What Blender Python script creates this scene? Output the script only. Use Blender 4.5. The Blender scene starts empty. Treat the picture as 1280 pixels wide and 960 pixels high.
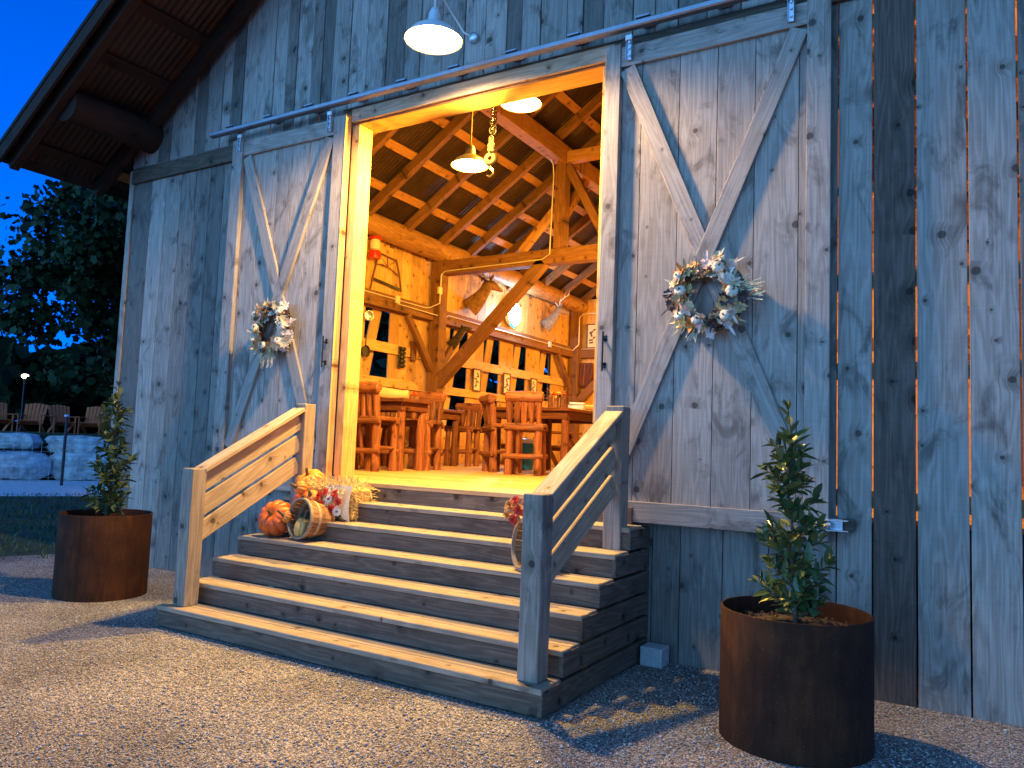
import bpy, math, random
import numpy as np
from mathutils import Vector, Matrix
R = math.radians
rng = random.Random(7)
scene = bpy.context.scene
C = scene.collection

# ------------------------------------------------------------------ camera
def make_camera():
    yaw, pt, ro = 0.5413, 0.0798, 0.0384
    fw = Vector((-math.sin(yaw)*math.cos(pt), math.cos(yaw)*math.cos(pt), math.sin(pt)))
    rt = Vector((math.cos(yaw), math.sin(yaw), 0)); up = rt.cross(fw)
    r2 = rt*math.cos(ro) + up*math.sin(ro); u2 = up*math.cos(ro) - rt*math.sin(ro)
    cd = bpy.data.cameras.new('camera'); co = bpy.data.objects.new('camera', cd); C.objects.link(co)
    m = Matrix((r2, u2, -fw)).transposed().to_4x4(); m.translation = Vector((0, -5.8591, 1.592))
    co.matrix_world = m
    cd.sensor_width = 36; cd.lens = 968.38/1280*36; cd.clip_start = .05; cd.clip_end = 2000
    scene.camera = co
make_camera()

# ------------------------------------------------------------------ world (dusk: deep blue ahead, paler afterglow behind the viewer)
w = bpy.data.worlds.new('World'); scene.world = w; w.use_nodes = True
nt = w.node_tree; nt.nodes.clear()
def N(t, **k):
    n = nt.nodes.new(t)
    for a, b in k.items(): setattr(n, a, b)
    return n
sky = N('ShaderNodeTexSky', sky_type='NISHITA', sun_disc=False, sun_elevation=R(3), sun_rotation=R(200), altitude=200, dust_density=.3, ozone_density=4)
tc = N('ShaderNodeTexCoord'); sp = N('ShaderNodeSeparateXYZ'); mr = N('ShaderNodeMapRange')
mr.inputs['From Min'].default_value = -.55; mr.inputs['From Max'].default_value = .25
tint = N('ShaderNodeMix', data_type='RGBA'); tint.inputs[6].default_value = (2.0, 6.1, 13.2, 1); tint.inputs[7].default_value = (0.0, 2.0, 14.5, 1)
bw = N('ShaderNodeRGBToBW'); mul = N('ShaderNodeMix', data_type='RGBA', blend_type='MULTIPLY'); mul.inputs[0].default_value = 1
bg = N('ShaderNodeBackground'); bg.inputs[1].default_value = 0.15; wo = N('ShaderNodeOutputWorld')
L = nt.links.new
L(tc.outputs['Generated'], sp.inputs[0]); L(sp.outputs['Y'], mr.inputs['Value']); L(mr.outputs[0], tint.inputs[0])
L(sky.outputs[0], bw.inputs[0]); L(bw.outputs[0], mul.inputs[6]); L(tint.outputs[2], mul.inputs[7])
L(mul.outputs[2], bg.inputs[0]); L(bg.outputs[0], wo.inputs[0])

scene.view_settings.view_transform = 'Standard'; scene.view_settings.look = 'None'
scene.view_settings.exposure = 0; scene.view_settings.gamma = 1
EXT_W, INT_W = 1250, 560
EXT_COL, INT_COL = (1, .65, .32), (1, .46, .055)

# ------------------------------------------------------------------ materials
def M_new(name):
    m = bpy.data.materials.new(name); m.use_nodes = True; t = m.node_tree
    b = t.nodes['Principled BSDF']; return m, t, b
def ramp(t, stops):
    r = t.nodes.new('ShaderNodeValToRGB'); e = r.color_ramp.elements
    while len(e) < len(stops): e.new(.5)
    for q, (p, c) in zip(e, stops): q.position = p; q.color = (*c, 1) if len(c) == 3 else c
    return r
def math_(t, op, a, b=None, clamp=False):
    n = t.nodes.new('ShaderNodeMath'); n.operation = op; n.use_clamp = clamp
    for i, v in enumerate((a, b)):
        if v is None: continue
        if isinstance(v, (int, float)): n.inputs[i].default_value = v
        else: t.links.new(v, n.inputs[i])
    return n.outputs[0]
def mapr(t, v, a, b, c=0., d=1., smooth=True):
    n = t.nodes.new('ShaderNodeMapRange'); n.interpolation_type = 'SMOOTHSTEP' if smooth else 'LINEAR'
    t.links.new(v, n.inputs['Value'])
    for k, x in zip(('From Min', 'From Max', 'To Min', 'To Max'), (a, b, c, d)): n.inputs[k].default_value = x
    return n.outputs[0]
def mixc(t, f, a, b, bt='MIX'):
    n = t.nodes.new('ShaderNodeMix'); n.data_type = 'RGBA'; n.blend_type = bt
    for i, v in ((0, f), (6, a), (7, b)):
        if isinstance(v, (int, float)): n.inputs[i].default_value = v
        elif isinstance(v, tuple): n.inputs[i].default_value = (*v, 1)
        else: t.links.new(v, n.inputs[i])
    return n.outputs[2]
def scalev(t, v, s):
    n = t.nodes.new('ShaderNodeVectorMath'); n.operation = 'MULTIPLY'; t.links.new(v, n.inputs[0]); n.inputs[1].default_value = s
    return n.outputs[0]
def noise(t, v, sc, det=3, rough=.55, dist=0):
    n = t.nodes.new('ShaderNodeTexNoise'); t.links.new(v, n.inputs['Vector'])
    n.inputs['Scale'].default_value = sc; n.inputs['Detail'].default_value = det; n.inputs['Roughness'].default_value = rough; n.inputs['Distortion'].default_value = dist
    return n
def bump(t, b, h, dist=.003, st=.6):
    n = t.nodes.new('ShaderNodeBump'); n.inputs['Distance'].default_value = dist; n.inputs['Strength'].default_value = st
    t.links.new(h, n.inputs['Height']); t.links.new(n.outputs[0], b.inputs['Normal'])

def wood(name, light, mid, dark, knots=.5, kscale=5., tone=.35, stain=.5, rough=.8, weather=None):
    m, t, b = M_new(name)
    at = t.nodes.new('ShaderNodeAttribute'); at.attribute_name = 'wc'
    rn = t.nodes.new('ShaderNodeAttribute'); rn.attribute_name = 'rnd'
    wc = at.outputs['Vector']; rd = rn.outputs['Fac']
    # knots
    vo = t.nodes.new('ShaderNodeTexVoronoi'); vo.voronoi_dimensions = '2D'; t.links.new(wc, vo.inputs['Vector']); vo.inputs['Scale'].default_value = kscale
    sc = t.nodes.new('ShaderNodeSeparateColor'); t.links.new(vo.outputs['Color'], sc.inputs[0])
    keep = math_(t, 'LESS_THAN', sc.outputs[0], knots)
    rad = mapr(t, math_(t, 'POWER', sc.outputs[1], 1.6), 0, 1, .03, .17, False)
    wig = noise(t, wc, 30, 2)
    d = math_(t, 'ADD', vo.outputs['Distance'], math_(t, 'MULTIPLY', math_(t, 'SUBTRACT', wig.outputs[0], .5), .05))
    q = math_(t, 'DIVIDE', d, rad)
    core = math_(t, 'MULTIPLY', mapr(t, q, 1.0, .65), keep)
    halo = math_(t, 'MULTIPLY', mapr(t, q, 3.6, .9), keep)
    # grain bent round the knots
    bend = t.nodes.new('ShaderNodeCombineXYZ'); t.links.new(math_(t, 'MULTIPLY', halo, .03), bend.inputs[1])
    av = t.nodes.new('ShaderNodeVectorMath'); t.links.new(wc, av.inputs[0]); t.links.new(bend.outputs[0], av.inputs[1])
    wv = av.outputs[0]
    broad = noise(t, scalev(t, wv, (.7, 8, 8)), 1, 2, .5)
    ph = math_(t, 'MULTIPLY', broad.outputs[0], 60)
    rings = math_(t, 'ADD', math_(t, 'MULTIPLY', math_(t, 'SINE', ph), .5), .5)
    rings = math_(t, 'POWER', rings, 1.6)
    fine = noise(t, scalev(t, wv, (2.2, 95, 95)), 1, 4, .65)
    saw = noise(t, scalev(t, wc, (70, 3, 3)), 1, 2, .5)
    blot = noise(t, scalev(t, wc, (2.2, 4.0, 3)), 1, 4, .65, .9)
    g = math_(t, 'ADD', math_(t, 'MULTIPLY', fine.outputs[0], .60), math_(t, 'MULTIPLY', rings, .17))
    g = math_(t, 'ADD', g, .07)
    g = math_(t, 'ADD', g, math_(t, 'MULTIPLY', saw.outputs[0], .10))
    g = math_(t, 'SUBTRACT', g, math_(t, 'MULTIPLY', halo, .18))
    r = ramp(t, [(.16, dark), (.48, mid), (.74, light)]); t.links.new(g, r.inputs[0])
    col = r.outputs[0]
    # board to board tone, weather blotches
    tonev = mapr(t, rd, 0, 1, 1-tone, 1+tone*.75, False)
    cb = t.nodes.new('ShaderNodeCombineColor')
    for i in range(3): t.links.new(tonev, cb.inputs[i])
    col = mixc(t, 1., col, cb.outputs[0], 'MULTIPLY')
    st = mapr(t, blot.outputs[0], .5, .72, 0, stain)
    col = mixc(t, st, col, tuple(x*.42 for x in dark) if weather is None else weather)
    col = mixc(t, math_(t, 'MULTIPLY', core, .78), col, tuple(x*.22 for x in dark))
    t.links.new(col, b.inputs['Base Color']); b.inputs['Roughness'].default_value = rough
    b.inputs['Specular IOR Level'].default_value = .25
    h = math_(t, 'SUBTRACT', g, math_(t, 'MULTIPLY', core, .5)); bump(t, b, h, .002, .6)
    return m
def plain(name, col, rough=.6, metal=0, var=.25, sc=12, bd=0., spec=.4):
    m, t, b = M_new(name); tcn = t.nodes.new('ShaderNodeTexCoord')
    n = noise(t, tcn.outputs['Object'], sc, 4)
    r = ramp(t, [(.3, tuple(x*(1-var) for x in col)), (.7, tuple(min(1, x*(1+var)) for x in col))]); t.links.new(n.outputs[0], r.inputs[0])
    t.links.new(r.outputs[0], b.inputs['Base Color']); b.inputs['Roughness'].default_value = rough; b.inputs['Metallic'].default_value = metal
    b.inputs['Specular IOR Level'].default_value = spec
    if bd: bump(t, b, n.outputs[0], bd, .6)
    return m
def leafy(name, a, b_, rough=.45, trans=.15, spec=.4):
    m, t, b = M_new(name); g = t.nodes.new('ShaderNodeNewGeometry')
    r = ramp(t, [(0, a), (1, b_)]); t.links.new(g.outputs['Random Per Island'], r.inputs[0])
    t.links.new(r.outputs[0], b.inputs['Base Color']); b.inputs['Roughness'].default_value = rough
    b.inputs['Specular IOR Level'].default_value = spec
    return m
def emit(name, col, s):
    m, t, b = M_new(name); b.inputs['Base Color'].default_value = (*col, 1)
    b.inputs['Emission Color'].default_value = (*col, 1); b.inputs['Emission Strength'].default_value = s
    return m

W_grey = wood('weathered_cedar', (.42, .385, .34), (.30, .27, .235), (.15, .128, .105), knots=.27, kscale=4.3, tone=.5, stain=.75)
W_door = wood('door_cedar', (.46, .41, .355), (.345, .30, .255), (.18, .148, .12), knots=.3, kscale=4.7, tone=.18, stain=.7)
W_tread = wood('lit_tread_wood', (.44, .36, .26), (.32, .255, .18), (.17, .13, .09), knots=.3, kscale=5, tone=.15, stain=.25)  # lighter than the risers: lamp light on the treads put into the colour
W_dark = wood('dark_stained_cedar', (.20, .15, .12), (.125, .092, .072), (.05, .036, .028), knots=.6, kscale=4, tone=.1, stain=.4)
W_step = wood('shaded_step_wood', (.21, .16, .115), (.125, .093, .067), (.055, .04, .029), knots=.35, kscale=5, tone=.18, stain=.4)  # brown darkened further: shade on the risers put into the colour
W_rail = wood('railing_wood', (.50, .41, .29), (.37, .29, .195), (.2, .145, .095), knots=.4, kscale=5, tone=.15, stain=.3)
W_post = wood('post_wood', (.40, .34, .27), (.27, .225, .175), (.13, .105, .08), knots=.3, kscale=5, tone=.12, stain=.5)
W_int = wood('interior_pine', (.74, .45, .19), (.60, .34, .12), (.30, .14, .045), knots=.55, kscale=5, tone=.2, stain=.22, rough=.6)
W_beam = wood('beam_timber', (.30, .145, .06), (.20, .09, .036), (.09, .038, .015), knots=.4, kscale=4.5, tone=.15, stain=.35, rough=.65)
W_purl = wood('purlin_board', (.52, .27, .10), (.42, .20, .07), (.2, .085, .03), knots=.5, kscale=5, tone=.15, stain=.2, rough=.65)
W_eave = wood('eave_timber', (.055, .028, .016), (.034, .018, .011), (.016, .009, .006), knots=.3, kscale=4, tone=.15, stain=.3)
W_floor = wood('deck_floor', (.62, .40, .18), (.50, .30, .125), (.28, .15, .06), knots=.25, kscale=4, tone=.2, stain=.15, rough=.5)
W_log = wood('peeled_log', (.34, .125, .045), (.18, .058, .02), (.055, .017, .007), knots=.4, kscale=6, tone=.35, stain=.3, rough=.5)
W_plate = wood('log_plate_wood', (.50, .28, .11), (.36, .18, .065), (.15, .065, .025), knots=.4, kscale=4, tone=.1, stain=.6, rough=.55)
W_table = wood('table_wood', (.20, .07, .028), (.12, .038, .016), (.05, .016, .008), knots=.3, kscale=5, tone=.15, stain=.2, rough=.4)
W_basket = wood('basket_slat', (.42, .25, .12), (.28, .15, .065), (.12, .06, .025), knots=0, tone=.3, stain=.3)
W_bark = wood('tree_bark', (.10, .08, .06), (.06, .048, .035), (.02, .016, .012), knots=.1, tone=.1, stain=.3)
Galv = plain('galvanised_steel', (.55, .60, .66), .35, .85, .12, 30)
TrackM = plain('track_steel', (.30, .34, .40), .42, .8, .12, 10)
Black = plain('black_iron', (.025, .025, .028), .45, .6, .2)
Cast = plain('cast_iron', (.05, .048, .045), .5, .5, .3)
Cond = plain('conduit_paint', (.68, .62, .55), .45, .3, .06)
RoofM = plain('corrugated_roof_metal', (.055, .032, .024), .5, .5, .3, 3)
RoofTop = plain('roof_edge_metal', (.016, .013, .012), .85, 0, .2)
White = plain('white_enamel', (.75, .78, .8), .3, 0, .04)
Red = plain('red_enamel', (.55, .025, .02), .3, 0, .12)
GlassY = plain('lantern_glass', (.7, .66, .55), .1, 0, .05)
Brass = plain('brass_chain', (.15, .105, .022), .38, .75, .25, 40)
Concrete = plain('concrete', (.45, .46, .46), .85, 0, .18, 25, .004)
Stone = plain('limestone', (.52, .54, .52), .9, 0, .5, 4, .12)
Soil = plain('soil', (.055, .035, .022), .95, 0, .5, 30, .02)
Hay = leafy('hay_straw', (.40, .27, .09), (.72, .55, .22), .7)
Burlap = plain('burlap_cloth', (.62, .50, .32), .9, 0, .15, 60, .002)
Fur = plain('brown_fur', (.25, .13, .06), .85, 0, .4, 14, .006)
Fur2 = plain('pale_fur', (.24, .17, .11), .85, 0, .35, 14, .006)
FurD = plain('dark_fur', (.06, .04, .03), .85, 0, .4, 14, .006)
Antler = plain('antler_bone', (.72, .64, .48), .5, 0, .15)
Paper = plain('print_paper', (.68, .62, .48), .7, 0, .1)
InkD = plain('print_ink', (.10, .07, .05), .7, 0, .3)
Frame = plain('picture_frame_wood', (.14, .06, .03), .4, 0, .3)
Blue = plain('blue_plastic', (.03, .30, .65), .3, 0, .2)
Cloth = plain('folded_cloth', (.45, .47, .66), .8, 0, .3, 8)
AdirM = plain('garden_chair_wood', (.62, .15, .05), .6, 0, .2)
LeafShrub = leafy('shrub_leaf', (.03, .065, .02), (.12, .15, .045), .33, .1, .5)
LeafTree = leafy('tree_leaf', (.008, .03, .012), (.022, .06, .022), .6, .1, .2)
LeafFar = leafy('far_leaf', (.01, .026, .012), (.025, .05, .022), .7, .1, .1)
Stem = plain('green_stem', (.11, .085, .05), .7, 0, .2)
Petal = {k: leafy('petal_'+k, a, b, .6) for k, a, b in (
    ('white', (.70, .63, .48), (.82, .76, .62)), ('red', (.55, .03, .015), (.75, .08, .03)), ('orange', (.62, .20, .04), (.78, .36, .08)),
    ('cream', (.58, .44, .24), (.78, .66, .42)), ('blush', (.50, .36, .30), (.70, .56, .48)), ('tan', (.42, .25, .10), (.62, .42, .18)),
    ('dark', (.03, .02, .02), (.10, .06, .05)), ('sage', (.22, .20, .12), (.38, .34, .22)), ('yellow', (.6, .45, .15), (.8, .68, .3)))}
PumpO = plain('pumpkin_skin', (.62, .135, .025), .42, 0, .18, 9)
PumpO2 = plain('orange_pumpkin_skin', (.66, .25, .05), .45, 0, .18, 9)
PumpY = plain('yellow_gourd_skin', (.60, .38, .11), .45, 0, .2, 9)
PumpW = plain('white_pumpkin_skin', (.68, .60, .44), .5, 0, .1, 20)
LampGlow = emit('lamp_glass_lit', (1, .88, .62), 9)
LampGlowI = emit('pendant_glass_lit', (1, .8, .42), 11)
LedW = emit('led_sign_white', (.72, .95, 1), 26)
LedC = emit('led_sign_cyan', (0.02, .75, .85), 3.5)
FarGlow = emit('far_lamp_lit', (1, .72, .38), 12)

def rust():
    m, t, b = M_new('corten_steel'); tcn = t.nodes.new('ShaderNodeTexCoord'); o = tcn.outputs['Object']
    n = noise(t, o, 3.2, 6, .65, .3); n2 = noise(t, scalev(t, o, (26, 26, 4)), 1, 4, .6); n3 = noise(t, o, 120, 2)
    f = math_(t, 'ADD', math_(t, 'MULTIPLY', n.outputs[0], .6), math_(t, 'MULTIPLY', n2.outputs[0], .4))
    r = ramp(t, [(.3, (.022, .010, .006)), (.5, (.045, .018, .009)), (.7, (.09, .033, .013))]); t.links.new(f, r.inputs[0])
    sp_ = mapr(t, n3.outputs[0], .70, .76, 0, .6); col = mixc(t, sp_, r.outputs[0], (.34, .22, .13))
    t.links.new(col, b.inputs['Base Color']); b.inputs['Roughness'].default_value = .85; b.inputs['Specular IOR Level'].default_value = .12
    bump(t, b, n3.outputs[0], .0015, .5); return m
Corten = rust()
def gravel_mat():
    m, t, b = M_new('crushed_gravel'); tcn = t.nodes.new('ShaderNodeTexCoord'); o = tcn.outputs['Object']
    v = t.nodes.new('ShaderNodeTexVoronoi'); t.links.new(o, v.inputs['Vector']); v.inputs['Scale'].default_value = 82
    sc = t.nodes.new('ShaderNodeSeparateColor'); t.links.new(v.outputs['Color'], sc.inputs[0])
    r = ramp(t, [(0, (.13, .12, .11)), (.35, (.31, .29, .27)), (.75, (.47, .445, .42)), (1, (.64, .62, .59))]); t.links.new(sc.outputs[0], r.inputs[0])
    e = mapr(t, v.outputs['Distance'], .35, .75, 1., .35)
    n = noise(t, o, .9, 5, .6); pat = mapr(t, n.outputs[0], .35, .66, .62, 1.12)
    cb = t.nodes.new('ShaderNodeCombineColor'); k = math_(t, 'MULTIPLY', e, pat)
    for i in range(3): t.links.new(k, cb.inputs[i])
    t.links.new(mixc(t, 1., r.outputs[0], cb.outputs[0], 'MULTIPLY'), b.inputs['Base Color']); b.inputs['Roughness'].default_value = .9
    h = math_(t, 'ADD', math_(t, 'MULTIPLY', v.outputs['Distance'], -1), math_(t, 'MULTIPLY', sc.outputs[1], .6)); bump(t, b, h, .012, .9)
    return m
Gravel = gravel_mat()
PebbleM = leafy('gravel_stone', (.27, .245, .22), (.58, .55, .50), .85)
GrassG = plain('lawn_soil', (.03, .05, .018), .95, 0, .5, 3)
GrassB = leafy('grass_blade', (.03, .07, .02), (.07, .12, .035), .7)
DirtM = plain('pale_dirt_path', (.62, .62, .60), .95, 0, .2, 6, .01)

# ------------------------------------------------------------------ mesh builder
class MB:
    def __init__(s): s.v = []; s.f = []; s.wc = []; s.rd = []; s.n = 0
    def add(s, vs, fs, wc=None, rd=None):
        k = s.n; s.v += [tuple(p) for p in vs]; s.f += [tuple(i+k for i in f) for f in fs]; s.n += len(vs)
        rd = rng.random() if rd is None else rd
        s.wc += wc if wc else [tuple(p) for p in vs]; s.rd += [rd]*len(vs)
    def plank(s, p0, p1, w_, t_, up=(0, 0, 1), ch=.003, rd=None, bow=0.):
        p0, p1 = Vector(p0), Vector(p1); Ld = (p1-p0); ln = Ld.length; Ld.normalize()
        T = Vector(up); T = (T - Ld*T.dot(Ld)).normalized(); Wd = Ld.cross(T)
        a, b = w_/2, t_/2; c = min(ch, a*.4, b*.4)
        sec = [(-a+c, -b), (a-c, -b), (a, -b+c), (a, b-c), (a-c, b), (-a+c, b), (-a, b-c), (-a, -b+c)]
        o = (rng.uniform(0, 50), rng.uniform(0, 50), rng.uniform(0, 50)); vs = []; wc = []
        st = [(c, 0, .6), (0, c, 1)] 
        rows = [(0, c), (c, 0), (ln-c, 0), (ln, c)] if not bow else [(0, c), (c, 0)]+[(ln*q/5, 0) for q in range(1, 5)]+[(ln-c, 0), (ln, c)]
        bw_ = bow*rng.uniform(-1, 1)
        for l, ins in rows:
            kx = (a-ins)/a; ky = (b-ins)/b; off = T*(bw_*math.sin(math.pi*l/ln))
            for x, y in sec:
                vs.append(p0+Ld*l+Wd*(x*kx)+T*(y*ky)+off); wc.append((l+o[0], x+o[1], y+o[2]))
        fs = [tuple(range(7, -1, -1)), tuple((len(rows)-1)*8+i for i in range(8))]
        for r in range(len(rows)-1):
            for i in range(8): j = (i+1) % 8; fs.append((r*8+i, r*8+j, r*8+8+j, r*8+8+i))
        s.add(vs, fs, wc, rd)
    def box(s, c, size, rz=0, ch=.003, rd=None):
        c = Vector(c); d = Vector((math.cos(rz), math.sin(rz), 0))*size[0]/2
        s.plank(c-d, c+d, size[1], size[2], (0, 0, 1), ch, rd)
    def log(s, p0, p1, r0, r1, n=12, seg=7, wob=.06, rd=None, round_end=False, crook=0.):
        p0, p1 = Vector(p0), Vector(p1); d = p1-p0; ln = d.length; d.normalize()
        u = d.cross(Vector((0, 0, 1)) if abs(d.z) < .9 else Vector((1, 0, 0))).normalized(); v = d.cross(u)
        o = (rng.uniform(0, 50), rng.uniform(0, 50), rng.uniform(0, 50)); vs = []; wc = []
        ph = [rng.uniform(0, 6.3) for _ in range(4)]
        ts = [i/(seg-1) for i in range(seg)]
        if round_end: ts = [0, .03]+[.03+.94*i/(seg-1) for i in range(1, seg)]+[1]
        for t in ts:
            r = r0+(r1-r0)*t
            if round_end and t in (0, 1): r *= .72
            off = (u*math.sin(t*4+ph[2])+v*math.sin(t*5+ph[3]))*crook
            for k in range(n):
                a = 2*math.pi*k/n; rr = r*(1+wob*math.sin(2*a+ph[0]+t*3)+wob*.6*math.sin(3*a+ph[1]-t*5)+wob*.5*math.sin(t*14+ph[2]))
                vs.append(p0+d*(ln*t)+off+(u*math.cos(a)+v*math.sin(a))*rr); wc.append((ln*t+o[0], a*r0+o[1], o[2]))
        fs = [(r*n+i, r*n+(i+1) % n, (r+1)*n+(i+1) % n, (r+1)*n+i) for r in range(len(ts)-1) for i in range(n)]
        s.add(vs, fs, wc, rd)
        for e, rev in ((0, True), (len(ts)-1, False)):
            ring = [vs[e*n+i] for i in range(n)]; cc = sum(ring, Vector())/n
            s.add(ring+[cc], [((i+1) % n, i, n) if rev else (i, (i+1) % n, n) for i in range(n)], [(o[0]+5+(p-cc).dot(u), o[1]+5+(p-cc).dot(v), o[2]) for p in ring+[cc]], rd)
    def tube(s, pts, r, n=8, cap=True, radii=None):
        pts = [Vector(p) for p in pts]; vs = []; u = None
        for i, p in enumerate(pts):
            d = (pts[min(i+1, len(pts)-1)]-pts[max(i-1, 0)]).normalized()
            if u is None: u = d.cross(Vector((0, 0, 1)) if abs(d.z) < .9 else Vector((1, 0, 0))).normalized()
            else: u = (u-d*u.dot(d)).normalized()
            v = d.cross(u); rr = radii[i] if radii else r
            for k in range(n): a = 2*math.pi*k/n; vs.append(p+(u*math.cos(a)+v*math.sin(a))*rr)
        fs = [(q*n+i, q*n+(i+1) % n, (q+1)*n+(i+1) % n, (q+1)*n+i) for q in range(len(pts)-1) for i in range(n)]
        if cap: fs += [tuple(range(n-1, -1, -1)), tuple((len(pts)-1)*n+i for i in range(n))]
        s.add(vs, fs)
    def lathe(s, prof, c=(0, 0, 0), n=32, axis=(0, 0, 1), closed=False):
        c = Vector(c); ax = Vector(axis).normalized(); u = ax.cross(Vector((0, 0, 1)) if abs(ax.z) < .9 else Vector((1, 0, 0))).normalized(); v = ax.cross(u)
        vs = []; wc = []
        for r, z in prof:
            for k in range(n):
                a = 2*math.pi*k/n; vs.append(c+ax*z+(u*math.cos(a)+v*math.sin(a))*r); wc.append((z, a*.2, r))
        fs = [(q*n+i, q*n+(i+1) % n, (q+1)*n+(i+1) % n, (q+1)*n+i) for q in range(len(prof)-1) for i in range(n)]
        s.add(vs, fs, wc)
    def loft(s, rows, n=14, flat=1.):   # rows: (point, rx, ry)
        pts = [Vector(r[0]) for r in rows]; vs = []; u = None
        for i, (p, rx, ry) in enumerate(rows):
            d = (pts[min(i+1, len(pts)-1)]-pts[max(i-1, 0)]).normalized()
            u = (d.cross(Vector((0, 0, 1)))).normalized() if u is None else (u-d*u.dot(d)).normalized()
            v = d.cross(u)
            for k in range(n): a = 2*math.pi*k/n; vs.append(pts[i]+u*math.cos(a)*rx+v*math.sin(a)*ry)
        fs = [(q*n+i, q*n+(i+1) % n, (q+1)*n+(i+1) % n, (q+1)*n+i) for q in range(len(pts)-1) for i in range(n)]
        fs += [tuple(range(n-1, -1, -1)), tuple((len(pts)-1)*n+i for i in range(n))]
        s.add(vs, fs)
    def leaf(s, p, d, nrm, ln, wd, fold=.25, curl=.2):
        p = Vector(p); d = Vector(d).normalized(); nr = Vector(nrm); nr = (nr-d*nr.dot(d))
        nr = nr.normalized() if nr.length > 1e-4 else d.orthogonal().normalized()
        sd = d.cross(nr); rows = [(0, .12), (.3, .85), (.6, 1), (.85, .6), (1, .02)]; vs = []
        for t, k in rows:
            c = p+d*(ln*t)-nr*(curl*ln*t*t); wv = wd/2*k
            vs += [c-sd*wv+nr*(fold*wv), c, c+sd*wv+nr*(fold*wv)]
        fs = []
        for i in range(4): a = i*3; fs += [(a, a+1, a+4, a+3), (a+1, a+2, a+5, a+4)]
        s.add(vs, fs)
    def gourd(s, c, r, h, lobes=8, axis=(0, 0, 1), depth=.12, n=48, m=12):
        ax = Vector(axis).normalized(); u = ax.orthogonal().normalized(); v = ax.cross(u); c = Vector(c); vs = []
        for j in range(m+1):
            ph = math.pi*j/m; zz = -math.cos(ph)*h/2; rr = math.sin(ph)**.8*r if 0 < j < m else .0
            if j in (0, m): zz *= .72
            elif j in (1, m-1): zz *= .9
            for k in range(n):
                a = 2*math.pi*k/n; q = 1-depth*(1-abs(math.cos(a*lobes/2))**.6)
                vs.append(c+ax*zz+(u*math.cos(a)+v*math.sin(a))*rr*q)
        fs = [(q*n+i, q*n+(i+1) % n, (q+1)*n+(i+1) % n, (q+1)*n+i) for q in range(m) for i in range(n)]
        s.add(vs, fs)
    def make(s, name, mat, smooth=False, off=(0, 0, 0), angle=40):
        me = bpy.data.meshes.new(name); o_ = Vector(off)
        me.from_pydata([tuple(Vector(p)-o_) for p in s.v], [], s.f)
        a = me.attributes.new('wc', 'FLOAT_VECTOR', 'POINT'); a.data.foreach_set('vector', np.array([tuple(x) for x in s.wc], 'f').ravel())
        a = me.attributes.new('rnd', 'FLOAT', 'POINT'); a.data.foreach_set('value', np.array(s.rd, 'f'))
        me.materials.append(mat)
        if smooth:
            me.polygons.foreach_set('use_smooth', [True]*len(me.polygons))
            me.set_sharp_from_angle(angle=R(angle))
        me.update(); ob = bpy.data.objects.new(name, me); C.objects.link(ob); return ob

def tag(o, label, cat, group=None):
    o['label'] = label; o['category'] = cat
    if group: o['group'] = group
class Thing:
    def __init__(s, name, label, cat, loc=(0, 0, 0), group=None):
        s.o = bpy.data.objects.new(name, None); C.objects.link(s.o); s.o.location = loc; s.loc = Vector(loc); s.o.empty_display_size = .1
        tag(s.o, label, cat, group)
    def part(s, name, mb, mat, parent=None, smooth=False, label=None, angle=40):
        ob = mb.make(name, mat, smooth, s.loc, angle); ob.parent = parent or s.o
        if label: ob['label'] = label
        return ob
def one(name, mb, mat, label, cat, group=None, smooth=False, kind=None):
    o = mb.make(name, mat, smooth)
    if kind: o['kind'] = kind
    if label: tag(o, label, cat, group)
    return o
def copy_tree(o, parent=None):
    c = o.copy(); C.objects.link(c)
    if parent: c.parent = parent
    for ch in list(o.children): copy_tree(ch, c)
    return c
def dup(o, loc, rz, label=None):
    c = copy_tree(o); c.location = loc; c.rotation_euler = (0, 0, rz)
    if label: c['label'] = label
    return c
def mb1(fn, *a, **k):
    m = MB(); getattr(m, fn)(*a, **k); return m
def bolt_pt(name, T, p, mat, parent): pass

# ------------------------------------------------------------------ setting: ground
def plane(name, pts, z, mat, kind='structure', div=None):
    m = MB(); m.add([(x, y, z) for x, y in pts], [tuple(range(len(pts)))]); o = m.make(name, mat); o['kind'] = kind; return o
plane('ground', [(-400, -400), (400, -400), (400, 400), (-400, 400)], -.008, Gravel)
# lawn west of the gravel with a curved edge
edge = [(-9.2, 60), (-9.6, 20), (-9.75, 6), (-9.9, .5), (-10.6, -1.6), (-12.5, -3.6), (-16, -6), (-24, -9), (-60, -20)]
plane('lawn', edge+[(-60, 60)], -.004, GrassG)
FD = Vector((-.88, .477, 0)); FR = Vector((.477, .88, 0)); FO = Vector((0, -5.8591, 0))
def far(u, d, z=0): return FO+FD*d+FR*u+Vector((0, 0, z))      # u sideways, d metres away from the viewer's spot
plane('gravel_path', [tuple(far(u, d)[:2]) for u, d in ((-60, 22.0), (60, 20.6), (60, 27.6), (-60, 28.0))], 0.0, DirtM)
m = MB(); tz = 1.42
a, b, c, d = far(-60, 29.3, tz), far(60, 29.3, tz), far(60, 130, tz), far(-60, 130, tz)
m.add([a, b, c, d, far(-60, 29.3, -.1), far(60, 29.3, -.1)], [(0, 1, 2, 3), (4, 5, 1, 0)]); o = m.make('terrace_ground', GrassG); o['kind'] = 'structure'

# ------------------------------------------------------------------ barn
barn = Thing('timber_barn', 'weathered grey timber barn with steep gable roof and open lit doorway', 'barn', (-4.1, 0, 0))
XW, XE, XC, YE = -9.4, 1.2, -4.1, 12.6
def roofz(x, k=0): return (5.24+.68*(x-XW) if x <= XC else 5.24+.68*(XE-x))+k
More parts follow.
